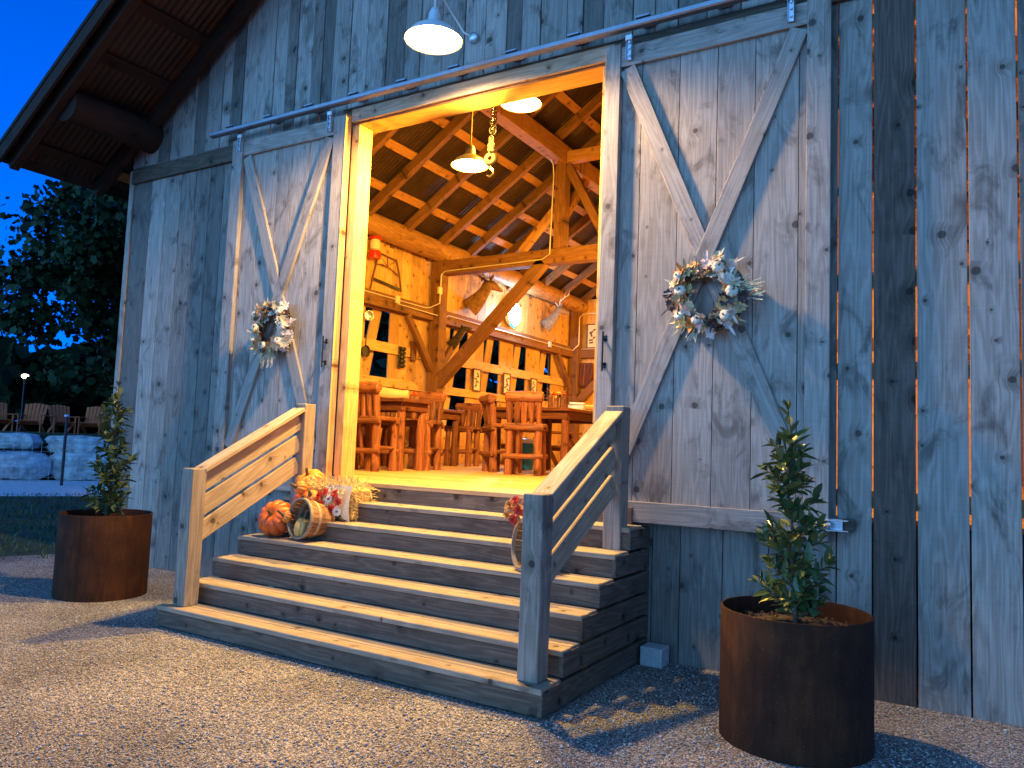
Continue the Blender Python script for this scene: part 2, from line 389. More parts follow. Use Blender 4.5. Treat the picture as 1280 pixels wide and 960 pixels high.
# front wall boards
def front_wall():
    m = MB(); top = 5.0
    left = [-9.36, -8.98, -8.683, -8.382, -8.105, -7.837, -7.591, -7.33, -7.08, -6.80, -6.52, -6.2, -5.95, -5.70, -5.54]
    for a, b in zip(left, left[1:]): m.plank(((a+b)/2, .012, -.05), ((a+b)/2, .012, top), b-a-.007, .025, (0, -1, 0))
    low = [-5.54, -5.26, -4.98, -4.7, -4.4, -4.1, -3.8, -3.5, -3.2, -2.93, -2.66]
    for a, b in zip(low, low[1:]): m.plank(((a+b)/2, .012, -.05), ((a+b)/2, .012, 1.0), b-a-.006, .025, (0, -1, 0))
    r1 = [-2.66, -2.42, -2.184, -1.959, -1.633, -1.298, -1.08, -.843]
    for a, b in zip(r1, r1[1:]): m.plank(((a+b)/2, .012, -.05), ((a+b)/2, .012, top), b-a-.006, .025, (0, -1, 0), rd=rng.uniform(.1, .5))
    r2 = [-.843, -.612, -.343, -.036, .248, .53, .82, 1.19]
    for (a, b), q in zip(zip(r2, r2[1:]), (.62, .0, .55, .66, .12, .5, .4)):
        tgt = MB() if q == 0 else m
        tgt.plank(((a+b)/2, .012, -.05), ((a+b)/2, .012, top), b-a-.011, .025, (0, -1, 0), rd=q)
        if q == 0: barn.part('wall_board', tgt, W_dark, label='dark brown stained wall board')
    barn.part('front_wall', m, W_grey)
    g = MB(); x = XW-.02; i = 0
    while x < XE:
        wd = rng.choice((.16, .2, .24, .27)); wd = min(wd, XE-x+.02); xm = x+wd/2
        zt = roofz(xm, -.012)
        if zt > 5.05: g.plank((xm, .014+(.006 if i % 2 else 0), 5.003), (xm, .014+(.006 if i % 2 else 0), zt), wd-.008, .022, (0, -1, 0), rd=rng.choice((.05, .3, .5, .7, .95))); g.v[-16:] = [(p[0], p[1], p[2]+(.68 if xm < XC else -.68)*(p[0]-xm)) for p in g.v[-16:]] if zt > 5.05 else g.v[-16:]
        x += wd; i += 1
    barn.part('gable_wall', g, W_grey)
    k = MB(); k.plank((-7.5, .031, .0), (-7.5, .031, 5.0), 3.7, .008, (0, -1, 0)); k.plank((-4.1, .031, .0), (-4.1, .031, 1.0), 3.05, .008, (0, -1, 0)); k.plank((-1.75, .031, 0), (-1.75, .031, 4.86), 1.8, .008, (0, -1, 0)); barn.part('wall_light_blocker', k, RoofTop)  # added dark sheets behind the boards, block interior light at the gaps
    k = MB(); k.add([(XW+.02, .036, 5.08), (XE-.02, .036, 5.08), (XE-.02, .036, 5.2), (XC, .036, roofz(XC, -.06)), (XW+.02, .036, 5.2)], [(0, 1, 2, 3, 4)]); k.add([(XW+.02, .04, 5.08), (XE-.02, .04, 5.08), (XE-.02, .04, 5.2), (XC, .04, roofz(XC, -.06)), (XW+.02, .04, 5.2)], [(4, 3, 2, 1, 0)]); barn.part('gable_light_blocker', k, RoofTop)  # added sheet, keeps interior light from leaking between the gable boards
    b = MB(); b.plank((-9.385, -.012, -.02), (-9.385, -.012, 4.96), .085, .022, (0, -1, 0), rd=.7); barn.part('corner_trim', b, W_grey)
    b = MB(); b.plank((1.16, -.02, -.02), (1.16, -.02, 4.96), .09, .05, (0, -1, 0), rd=.7); barn.part('corner_trim', b, W_grey)
    t = MB(); t.plank((-9.36, -.022, 4.875), (-5.56, -.022, 4.875), .19, .038, (0, -1, 0), rd=.1); barn.part('trim_board', t, W_step)
    t = MB(); t.plank((-2.66, -.022, 4.99), (1.2, -.022, 4.99), .12, .038, (0, -1, 0), rd=.2); barn.part('trim_board', t, W_step)
front_wall()
def girts():
    for z in (1.32, 2.21, 2.85, 3.52, 4.2, 4.75):       # girts behind the gapped boards on the right
        b = MB(); b.plank((-2.6, .07, z), (1.14, .07, z), .12 if z != 3.52 else .07, .07, (0, 1, 0)); barn.part('wall_girt', b, W_int)
girts()
# header and jambs
b = MB(); b.plank((-5.72, .105, 4.965), (-2.4, .105, 4.965), .20, .27, (0, 1, 0), ch=.006, rd=.6); barn.part('header_beam', b, W_beam)
b = MB(); b.plank((-5.56, -.045, 4.955), (-2.6, -.045, 4.955), .135, .03, (0, 1, 0), rd=.8); barn.part('header_board', b, W_rail)
for x in (-5.515, -2.665):
    b = MB(); b.plank((x, .07, 1.0), (x, .07, 4.86), .10, .20, (0, 1, 0), rd=.8); barn.part('door_jamb', b, W_int)
# side, rear walls
def side_walls():
    m = MB(); y = .05; ops = [(1.9, 2.5), (4.40, 5.08), (6.98, 7.64), (8.26, 8.92), (9.53, 10.13), (10.80, 11.42)]
    edges = [0.04]
    cuts = sorted([v for o in ops for v in o])
    for c0 in cuts+[12.6]:
        n = max(1, round((c0-edges[-1])/.26)); a = edges[-1]
        edges += [a+(c0-a)*(i+1)/n for i in range(n)]
    for a, b in zip(edges, edges[1:]):
        ym = (a+b)/2; isop = any(o[0]-.01 < ym < o[1]+.01 for o in ops)
        segs = [(1.0, 1.85), (3.96, 5.5)] if isop else [(1.0, 5.5)]
        for z0, z1 in segs: m.plank((-9.26, ym, z0), (-9.26, ym, z1), b-a-.004, .03, (1, 0, 0))
    barn.part('inner_side_wall', m, W_int)
    for yy0, yy1 in ops:                                  # slanted board filling part of each opening
        b = MB(); b.plank((-9.33, yy0-.06, 1.80), (-9.33, yy1-.20, 4.35), .24, .03, (1, 0, 0)); barn.part('slanted_board', b, W_int)
    for za in (3.29, 2.66):
        for (ya, yb) in ((.1, 6.12), (6.46, 12.3)):
            b = MB(); b.plank((-9.22, ya, za), (-9.22, yb, za), .19 if za > 3 else .16, .035, (1, 0, 0), rd=.9); barn.part('wall_rail', b, W_int)
    for (ya, yb) in ((.1, 6.15), (6.42, 12.35)):
        b = MB(); b.plank((-9.14, ya, 4.10), (-9.14, yb, 4.10), .26, .16, (1, 0, 0), rd=.4); barn.part('side_girt', b, W_beam)
    o = MB()
    for i in range(45):
        ya = i*.28+.0; ym = ya+.14
        if any(p[0]-.2 < ym < p[1]+.2 for p in ops): segs = [(-.05, 1.85), (3.98, 5.2)]
        else: segs = [(-.05, 5.2)]
        for z0, z1 in segs: o.plank((-9.39, ym+.03, z0), (-9.39, ym+.03, z1), .276, .02, (1, 0, 0))
    barn.part('outer_side_wall', o, W_grey)
    o = MB()
    for i in range(45): o.plank((1.19, i*.28+.17, -.05), (1.19, i*.28+.17, 5.2), .276, .03, (1, 0, 0))
    barn.part('east_wall', o, W_int)
    r = MB(); x = XW+.03
    while x < XE-.05:
        xm = x+.13; r.plank((xm, 12.62, -.05), (xm, 12.62, roofz(xm, -.15)), .255, .03, (0, 1, 0)); x += .26
    barn.part('rear_wall', r, W_int)
    b = MB(); b.plank((-9.1, 12.53, 4.10), (1.1, 12.53, 4.10), .26, .13, (0, 1, 0), rd=.4); barn.part('rear_girt', b, W_beam)
    for za in (3.29, 2.66): b = MB(); b.plank((-9.0, 12.57, za), (1.1, 12.57, za), .17, .05, (0, 1, 0), rd=.9); barn.part('wall_rail', b, W_int)
side_walls()
# floor and under-structure
m = MB(); yy = -.13; i = 0
while yy < 12.55:
    x0, x1 = (-5.62, -2.36) if yy < .05 else (-9.25, 1.15)
    y1 = yy+.145
    m.plank((x0, (yy+y1)/2-.02, 1.17), (x1, (yy+y1)/2-.02, 1.17), .139, .04, (0, 0, 1)); yy = y1
barn.part('deck_floor', m, W_floor)
b = MB(); b.box((-4.1, 6.5, .98), (10.4, 12.0, .26)); barn.part('floor_frame', b, W_step)
# log plates
for x in (-9.02, .82):
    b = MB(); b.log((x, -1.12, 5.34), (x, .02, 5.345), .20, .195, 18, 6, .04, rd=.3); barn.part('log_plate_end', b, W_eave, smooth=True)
    b = MB(); b.log((x, .03, 5.345), (x, 6.35, 5.36), .20, .19, 18, 14, .05, crook=.02, rd=.5); barn.part('log_plate', b, W_plate, smooth=True)
    b = MB(); b.log((x, 6.35, 5.36), (x, 12.9, 5.38), .19, .21, 18, 14, .05, crook=.02, rd=.5); barn.part('log_plate', b, W_plate, smooth=True)
# rafters
RY = [-1.18, -.12, .9, 1.95, 2.95, 3.93, 5.01, 6.1, 7.05, 8.1, 9.15, 10.2, 11.25, 12.4]
nx = .68/math.sqrt(1+.68**2); nz = 1/math.sqrt(1+.68**2)
for i, y in enumerate(RY):
    for sgn in (1, -1):
        xa = -9.98 if sgn > 0 else 1.78
        za = 5.24+.68*(-9.98-XW)-.1; zb = roofz(XC)-.1
        b = MB(); b.plank((xa, y, za), (XC, y, zb), .105, .2*nz, (-nx*sgn, 0, nz), ch=.005)
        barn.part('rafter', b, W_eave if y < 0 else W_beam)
# purlins and roof
for sgn in (1, -1):
    for k in range(10):
        xx = -9.80+.63*k
        if xx > XC: break
        z = roofz(xx) if xx >= XW else 5.24+.68*(xx-XW); z += .028
        X = xx if sgn > 0 else 2*XC-xx
        b = MB(); b.plank((X, .02, z), (X, 13.1, z), .15, .04, (-nx*sgn, 0, nz), rd=.6); barn.part('purlin', b, W_purl)
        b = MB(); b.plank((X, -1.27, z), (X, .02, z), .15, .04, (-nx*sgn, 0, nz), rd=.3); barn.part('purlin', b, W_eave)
    m = MB(); ys = np.arange(-1.34, 13.3, .0165); vs = []; fs = []
    for j, xx in enumerate((-10.02, XC+.02)):
        for y in ys:
            z = 5.24+.68*(xx-XW)+.072+.010*math.sin(y/.076*2*math.pi); X = xx if sgn > 0 else 2*XC-xx
            vs.append((X, y, z))
    n = len(ys); fs = [(i, i+1, n+i+1, n+i) for i in range(n-1)]
    m.add(vs, fs); barn.part('roof_sheet', m, RoofM, smooth=True, angle=80)
    # rake board and metal drip edge
    X0, X1 = (-10.03, XC) if sgn > 0 else (2*XC+10.03, XC); z0 = 5.24+.68*(-10.03-XW)
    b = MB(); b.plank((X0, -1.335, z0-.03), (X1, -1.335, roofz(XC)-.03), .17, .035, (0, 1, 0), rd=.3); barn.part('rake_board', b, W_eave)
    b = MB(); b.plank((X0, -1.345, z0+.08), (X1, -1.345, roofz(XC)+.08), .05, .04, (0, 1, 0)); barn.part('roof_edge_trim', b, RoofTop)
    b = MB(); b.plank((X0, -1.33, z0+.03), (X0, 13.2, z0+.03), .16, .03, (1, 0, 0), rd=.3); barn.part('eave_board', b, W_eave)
# trusses: tie beam, longitudinal purlin beam, posts, struts
b = MB(); b.plank((-9.2, 6.3, 5.02), (1.0, 6.3, 5.02), .27, .22, (0, 1, 0), ch=.008); barn.part('tie_beam', b, W_beam)
for X in (-6.4, -1.8):
    for ya, yb in ((.2, 6.28), (6.32, 12.55)):
        b = MB(); b.plank((X, ya, 6.87), (X, yb, 6.87), .24, .32, (0, 0, 1), ch=.008); barn.part('purlin_beam', b, W_purl)
    s = 1 if X < XC else -1
    b = MB(); b.plank((X+.0, 6.3, 5.16), (X+.0, 6.3, 6.73), .21, .2, (0, 1, 0), ch=.006); barn.part('king_post', b, W_beam)
    b = MB(); b.plank((X+.12*s, 6.3, 6.66), (X+.95*s, 6.3, 5.16), .15, .14, (0, 1, 0), ch=.005); barn.part('brace', b, W_beam)
    b = MB(); b.plank((X-.05*s, 6.36, 6.05), (X-.85*s, 6.36, 5.2), .13, .12, (0, 1, 0), ch=.005); barn.part('brace', b, W_purl)
    for dy in (-1, 1):
        b = MB(); b.plank((X, 6.3+.08*dy, 5.75), (X, 6.3+.95*dy, 6.72), .13, .12, (1, 0, 0), ch=.005)
        if dy > 0: barn.part('brace', b, W_purl)
b = MB(); b.plank((-6.3, 6.3, 6.83), (-1.9, 6.3, 6.83), .2, .16, (0, 1, 0), ch=.006); barn.part('collar_tie', b, W_purl)
for X, s in ((-9.06, 1), (.86, -1)):
    for y in (.18, 6.3, 12.4):
        b = MB(); b.plank((X, y, 1.19), (X, y, 5.2), .24, .24, (0, 1, 0), ch=.008); barn.part('wall_post', b, W_beam)
    b = MB(); b.plank((X+.06*s, 6.28, 2.72), (X+2.35*s, 6.28, 4.95), .2, .18, (0, 1, 0), ch=.006); barn.part('brace', b, W_beam)
    b = MB(); b.plank((X+.05*s, 12.38, 2.72), (X+1.3*s, 12.38, 3.97), .2, .14, (0, 1, 0), ch=.006); barn.part('brace', b, W_beam)
    for y, dy in ((6.2, -1), (6.42, 1), (12.3, -1)):
        b = MB(); b.plank((X-.04*s, y, 3.02), (X-.04*s, y+.82*dy, 3.97), .13, .1, (1, 0, 0), ch=.005); barn.part('brace', b, W_beam)
# doors
def door(x0, x1, flip, nb, seams):
    z0, z1 = 1.043, 4.93
    panel = MB()
    e = [x0+.01]+seams+[x1-.01]
    for a, b in zip(e, e[1:]): panel.plank(((a+b)/2, -.075, z0+.01), ((a+b)/2, -.075, z1-.03), b-a-.005, .022, (0, -1, 0), ch=.002)
    dp = barn.part('sliding_door', panel, W_door)
    fr = lambda nm, p, q, w_, y=-.104, t_=.036, rd=.6, mt=W_door: barn.part(nm, mb1('plank', (p[0], y, p[1]), (q[0], y, q[1]), w_, t_, (0, -1, 0), .003, rd), mt, dp)
    wl = .135 if not flip else .17; wr = .165
    # stiles reach past the rails
    fr('stile', (x0+wl/2, z0-.02), (x0+wl/2, z1+.03), wl, -.112, .052, .7); fr('stile', (x1-wr/2, z0-.02), (x1-wr/2, z1+.02), wr, -.106, .04, .6)
    fr('top_rail', (x0+wl, z1-.08), (x1-wr, z1-.08), .17); fr('bottom_rail', (x0+wl, z0+.075), (x1-wr, z0+.075), .16)
    xa, xb, zb, zt = x0+wl, x1-wr, z0+.40, z1-.165
    d = .085
    xm, zm = (xa+xb)/2, (zb+zt)/2
    # continuous diagonal and two half diagonals butted against it
    A = (xa+.055, zb+.02); B = (xb-.055, zt-.02)
    if flip: pass
    fr('diagonal_brace', A, B, .135, -.1035, .035, .5)
    v = Vector((xb-xa, 0, zb-zt)); v.normalize(); nn = .085
    c = Vector((xm, 0, zm)); nn = .02
    p = c-v*nn; q = c+v*nn
    fr('diagonal_brace', (xa+.055, zt-.02), (p.x, p.z), .135, -.101, .032, .75); fr('diagonal_brace', (q.x, q.z), (xb-.055, zb+.02), .135, -.101, .032, .45)
    return dp
dR = door(-2.645, -.875, False, 6, [-2.507, -2.332, -2.011, -1.706, -1.417, -1.098])
dL = door(-7.30, -5.575, True, 6, [-7.1, -6.86, -6.595, -6.37, -6.105, -5.87])
b = MB(); b.plank((-5.572, -.09, 1.02), (-5.572, -.09, 4.955), .012, .085, (0, 1, 0), rd=.9); barn.part('edge_board', b, W_int, dL)
def handle(x, z, par):
    m = MB(); y = -.138
    m.tube([(x, y-.045, z-.16), (x, y-.045, z+.16)], .008, 8); m.tube([(x, y, z-.10), (x, y-.045, z-.10)], .009, 8); m.tube([(x, y, z+.10), (x, y-.045, z+.10)], .009, 8)
    m.box((x, y, z-.11), (.03, .008, .05)); m.box((x, y, z+.11), (.03, .008, .05))
    barn.part('handle', m, Black, par, smooth=True)
handle(-2.575, 2.38, dR); handle(-5.66, 2.47, dL)
# track with brackets and hangers
t = MB(); t.plank((-7.66, -.165, 5.075), (1.25, -.165, 5.075), .075, .055, (0, 0, 1), ch=.012); tr = barn.part('door_track', t, TrackM)
for k in range(14):
    x = -7.35+k*.63
    b = MB(); b.box((x, -.10, 5.135), (.12, .16, .02)); b.box((x, -.02, 5.15), (.12, .02, .07)); b.tube([(x, -.03, 5.165), (x, -.045, 5.165)], .013, 6); barn.part('bracket', b, TrackM, tr)
for x, p in ((-7.17, dL), (-5.78, dL), (-2.43, dR), (-1.15, dR)):
    h = MB(); h.box((x, -.135, 4.90), (.05, .012, .20), ch=.002); h.box((x, -.15, 4.985), (.065, .035, .05), ch=.006)
    for dz in (-.06, 0, .05): h.tube([(x, -.14, 4.90+dz), (x, -.155, 4.90+dz)], .011, 6)
    h.box((x-.022, -.15, 4.90), (.004, .03, .2)); h.box((x+.022, -.15, 4.90), (.004, .03, .2)); barn.part('hanger', h, Galv, p, label='bright galvanised hanger strap')
g = MB(); g.box((-.80, -.02, 1.14), (.16, .07, .075)); gb = barn.part('guide_block', g, W_step)
g = MB(); g.box((-.88, -.075, 1.135), (.18, .012, .085), ch=.002); g.tube([(-.95, -.13, 1.135), (-.86, -.13, 1.135)], .02, 10); g.box((-.85, -.10, 1.17), (.20, .07, .008)); g.box((-.85, -.10, 1.10), (.20, .07, .008)); barn.part('roller_guide', g, Galv, gb)
# conduit
def conduit(pts, r=.012): barn.part('conduit', mb1('tube', pts, r, 8), Cond, smooth=True)
conduit([(-9.045, .3, 4.17), (-9.045, 5.85, 4.17), (-9.045, 6.0, 4.20), (-8.93, 6.15, 4.3), (-8.93, 6.16, 4.75), (-8.93, 6.16, 4.86), (-8.85, 6.16, 4.93), (-6.7, 6.17, 4.97), (-6.55, 6.17, 5.05), (-6.52, 6.17, 6.5), (-6.5, 6.1, 6.68), (-6.47, 5.9, 6.73), (-6.47, .25, 6.735)])
conduit([(-9.045, 5.0, 4.10), (-8.99, 6.15, 4.07), (-8.99, 6.45, 4.07), (-9.045, 6.6, 4.14), (-9.045, 12.2, 4.14), (-8.9, 12.25, 4.3), (-8.9, 12.25, 5.0), (-8.8, 12.25, 5.1), (-7, 12.25, 5.12)])
conduit([(-8.9, 12.43, 4.2), (-4, 12.43, 4.2)])
for p in ((-9.03, 5.0, 4.17), (-8.93, 6.14, 4.55), (-9.03, 10.9, 4.13)):
    barn.part('junction_box', mb1('box', p, (.05, .10, .14)), Cond)
conduit([(-4.36, -.72, 6.2), (-4.36, -.4, 5.95), (-4.30, -.15, 5.75), (-4.18, -.05, 5.52), (-4.12, -.035, 5.48)], .011)
m = MB(); m.lathe([(0, .045), (.03, .045), (.05, .03), (.055, 0)], (-4.09, .0, 5.465), 16, (0, -1, 0)); barn.part('junction_box', m, Galv, smooth=True)

# ------------------------------------------------------------------ stairs
XL, XR, YF, T_, RS = -5.834, -2.205, -1.725, .2602, .17
st = Thing('porch_stairs', 'wide wooden stairs of six treads with slatted railings leading up to the barn doorway', 'stairs', ((XL+XR)/2, -.9, 0))
for k in range(1, 7):
    y0 = YF+(k-1)*T_; z = k*RS
    m = MB()
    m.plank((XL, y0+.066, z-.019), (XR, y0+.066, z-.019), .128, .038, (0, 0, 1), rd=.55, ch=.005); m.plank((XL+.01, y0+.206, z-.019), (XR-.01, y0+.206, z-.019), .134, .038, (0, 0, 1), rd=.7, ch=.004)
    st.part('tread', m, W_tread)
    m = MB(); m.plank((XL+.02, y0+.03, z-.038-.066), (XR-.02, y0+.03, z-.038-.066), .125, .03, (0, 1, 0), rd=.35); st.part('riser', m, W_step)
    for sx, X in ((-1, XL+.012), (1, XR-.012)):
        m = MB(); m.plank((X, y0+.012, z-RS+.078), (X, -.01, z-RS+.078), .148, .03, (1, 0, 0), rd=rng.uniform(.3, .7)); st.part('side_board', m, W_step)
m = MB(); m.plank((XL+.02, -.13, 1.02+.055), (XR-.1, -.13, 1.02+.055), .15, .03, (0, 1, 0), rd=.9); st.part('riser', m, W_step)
for X in (XL+.05, XR-.05):
    m = MB(); m.box((X, -.06, .5), (.04, .09, 1.0)); st.part('corner_post', m, W_step)
PS = .142; PH = 1.1325; py1 = -1.6517+.0; upy = -.4365
def railing(xr):
    xc = xr-PS/2
    m = MB(); m.plank((xc, py1+PS/2, RS), (xc, py1+PS/2, RS+PH), PS, PS, (0, 1, 0), ch=.006, rd=.6); p1 = st.part('lower_post', m, W_post)
    m = MB(); m.plank((xc, upy+PS/2, .85), (xc, upy+PS/2, 1.925), PS, PS, (0, 1, 0), ch=.006, rd=.6); p2 = st.part('upper_post', m, W_post)
    ya, yb = py1+PS+.0, upy
    za, zb = RS+PH-.005, 1.87
    m = MB(); m.plank((xc, ya-.02, za-.012), (xc, yb-.002, zb), .15, .038, (0, -.5, 1), ch=.006, rd=.8); st.part('handrail', m, W_rail)
    for j, dz in enumerate((-.115, -.325, -.535)):
        m = MB(); m.plank((xc, ya, za+dz), (xc, yb-.002, zb+dz), .155, .036, (1, 0, 0), rd=.5+.1*j); st.part('rail_board', m, W_rail)
for xr in (-2.2752, -5.5895): railing(xr)

# ------------------------------------------------------------------ lamps
def pendant(name, label, c, r, rodtop, glow, power, col, body, kind='POINT'):
    t = Thing(name, label, 'lamp', c, 'round barn pendant lamps')
    m = MB(); m.lathe([(.012, r*1.15), (.03, r*1.13), (.05, r*.95), (.06, r*.62), (r*.45, r*.5), (r*.72, r*.34), (r*.85, r*.2), (r*.98, r*.03), (r, 0), (r*.975, 0), (r*.84, r*.17), (r*.6, r*.36)], c, 40)
    t.part('lamp_shade', m, body, smooth=True, angle=60)
    m = MB(); m.lathe([(.0, -.035*r/.3), (r*.5, -.03*r/.3), (r*.85, -.008), (r*.96, .006)], c, 40); t.part('lamp_glass', m, glow, smooth=True)
    m = MB(); m.tube([(c[0], c[1], c[2]+r*1.1), (c[0], c[1], rodtop)], .010, 8); t.part('rod', m, body, smooth=True)
    l = bpy.data.lights.new('bulb_light', kind); l.energy = power; l.color = col
    if kind == 'SPOT': l.spot_size = R(168); l.spot_blend = .35
    l.shadow_soft_size = .09
    lo = bpy.data.objects.new('bulb_light', l); C.objects.link(lo); lo.parent = t.o; lo.location = (0, 0, -.085)
    return t
pendant('pendant_lamp', 'lit white barn lamp hanging outside above the doorway in front of the gable', (-4.035, -.7, 5.09), .255, 6.6, LampGlow, EXT_W, EXT_COL, White, 'SPOT')
pendant('pendant_lamp', 'lit pendant lamp just inside the doorway beside the hanging chain hook', (-4.58, .72, 4.53), .20, 6.9, LampGlowI, INT_W*2.7, (1, .56, .05), Brass)
pendant('pendant_lamp', 'lit pendant lamp high inside, partly hidden by the door header', (-4.22, 1.12, 5.30), .23, 7.9, LampGlowI, INT_W, INT_COL, Brass)
for y in (4.6, 8.0, 11.0):  # added pendants, mostly hidden by the right door, to brighten the deep interior
    t = pendant('pendant_lamp', {4.6: 'added lit pendant lamp inside the barn, near the tie beam, behind the right door', 8.0: 'added lit pendant lamp inside the barn just past the tie beam', 11.0: 'added lit pendant lamp deepest inside the barn, near the rear wall'}[y], ({4.6: -4.5, 8.0: -5.2, 11.0: -5.6}[y], y, 4.6), .20, {4.6: 8.4, 8.0: 7.9, 11.0: 7.6}[y], LampGlowI, INT_W, INT_COL, Brass)

# ------------------------------------------------------------------ planters and shrubs
def planter(c, label, seam_ang, h, r=.415):
    t = Thing('steel_planter', label, 'planter', (c[0], c[1], 0), 'rusty steel planters in front of the barn')
    m = MB(); m.lathe([(r, -.02), (r, h-.006), (r-.003, h), (r-.011, h), (r-.014, h-.006), (r-.014, h-.14)], (c[0], c[1], 0), 96)
    sh = t.part('planter_wall', m, Corten, smooth=True, angle=30)
    a = seam_ang; m = MB(); m.plank((c[0]+r*math.cos(a), c[1]+r*math.sin(a), 0.0), (c[0]+r*math.cos(a), c[1]+r*math.sin(a), h-.004), .016, .006, (math.cos(a), math.sin(a), 0)); t.part('weld_seam', m, Corten)
    m = MB(); n = 40; rr = random.Random(3); vs = [Vector((c[0], c[1], h-.075))]; fs = []
    rings = [.25, .5, .75, 1.]
    for q in rings:
        for k in range(n): an = 2*math.pi*k/n; vs.append(Vector((c[0]+(r-.015)*q*math.cos(an), c[1]+(r-.015)*q*math.sin(an), h-.105+.03*(1-q)+rr.uniform(-.010, .012)*(q < 1))))
    for k in range(n): fs.append((0, 1+k, 1+(k+1) % n))
    for q in range(3):
        for k in range(n): fs.append((1+q*n+k, 1+q*n+n+k, 1+q*n+n+(k+1) % n, 1+q*n+(k+1) % n))
    m.add(vs, fs)
    for _ in range(260):
        an = rr.uniform(0, 6.28); d = (r-.03)*math.sqrt(rr.random()); p = Vector((c[0]+d*math.cos(an), c[1]+d*math.sin(an), h-.09)); s = rr.uniform(.006, .02)
        m.add([p+Vector(v)*s for v in ((1, 0, 0), (0, 1, .2), (-1, 0, .1), (0, -1, 0), (0, 0, .8))], [(0, 1, 4), (1, 2, 4), (2, 3, 4), (3, 0, 4)])
    t.part('soil', m, Soil)
    return t
def shrub(c, z0, h, label, seed, lean=(0, 0)):
    rr = random.Random(seed); base = Vector((c[0], c[1], z0-.02))
    t = Thing('potted_shrub', label, 'shrub', (c[0], c[1], z0), 'young evergreen shrubs in the planters')
    sm = MB(); lf = MB()
    def stemline(p, q, n, wob):
        pts = [p+(q-p)*(i/n)+Vector((rr.uniform(-1, 1), rr.uniform(-1, 1), 0))*wob*(0 < i) for i in range(n+1)]; return pts
    top = base+Vector((lean[0], lean[1], h)); main = stemline(base, top, 9, .012)
    sm.tube(main, .01, 7, radii=[.014-.010*i/9 for i in range(10)])
    def leafat(p, d, sz):
        lf.leaf(p, d, Vector((rr.uniform(-.5, .5), rr.uniform(-.5, .5), 1)), sz*rr.uniform(.75, 1.2), sz*rr.uniform(.38, .5), rr.uniform(.15, .5), rr.uniform(-.05, .35))
    lines = [(main, 1.)]
    for k in range(32):
        u = (k+.5)/32; tt = .04+.80*u**1.25; i = int(tt*9); f = tt*9-i; p = main[i]+(main[min(i+1, 9)]-main[i])*f
        a = k*2.4+rr.uniform(-.4, .4); L_ = (.20*(1-tt)**.8+.04)*rr.uniform(.7, 1.25)
        d = Vector((math.cos(a), math.sin(a), rr.uniform(.35, 1.0)))
        ln = stemline(p, p+d.normalized()*L_, 4, .006); sm.tube(ln, .004, 5, radii=[.005, .0045, .004, .003, .002]); lines.append((ln, L_))
    for ln, L_ in lines:
        n = 26 if ln is main else int(6+L_*38)
        for j in range(n):
            u = .12+.88*j/n if ln is not main else .05+.95*j/n
            q = u*(len(ln)-1); i = min(int(q), len(ln)-2); p = ln[i]+(ln[i+1]-ln[i])*(q-i); ax = (ln[i+1]-ln[i]).normalized()
            a = j*2.4+rr.uniform(-.5, .5); o = ax.orthogonal().normalized(); o2 = ax.cross(o); out = o*math.cos(a)+o2*math.sin(a)
            leafat(p, out*.8+ax*rr.uniform(.3, .9)+Vector((0, 0, .15)), rr.uniform(.08, .13))
        for j in range(4): leafat(ln[-1], (ln[-1]-ln[-2]).normalized()+Vector((rr.uniform(-.7, .7), rr.uniform(-.7, .7), rr.uniform(-.1, .4))), .065)
    s = t.part('stem', sm, Stem, smooth=True); t.part('foliage', lf, LeafShrub)
PR, PL = (-.905, -1.085), (-7.39, -1.25)
planter(PR, 'rusty steel cylinder planter on gravel at the right, beside the gapped boards', -3.3, .715)
planter(PL, 'rusty steel planter with a weld seam at the left corner of the barn', -1.05, .785)
shrub(PR, .625, 1.26, 'young glossy-leaved shrub in the right planter in front of the right barn door', 11, (-.05, -.02))
shrub(PL, .70, 1.36, 'young glossy-leaved shrub in the left planter beside the barn corner', 23, (.02, .02))
m = MB(); m.box((-2.09, -.15, .065), (.17, .17, .14), ch=.006); one('concrete_block', m, Concrete, 'pale concrete block on gravel at the wall beside the stairs', 'block')

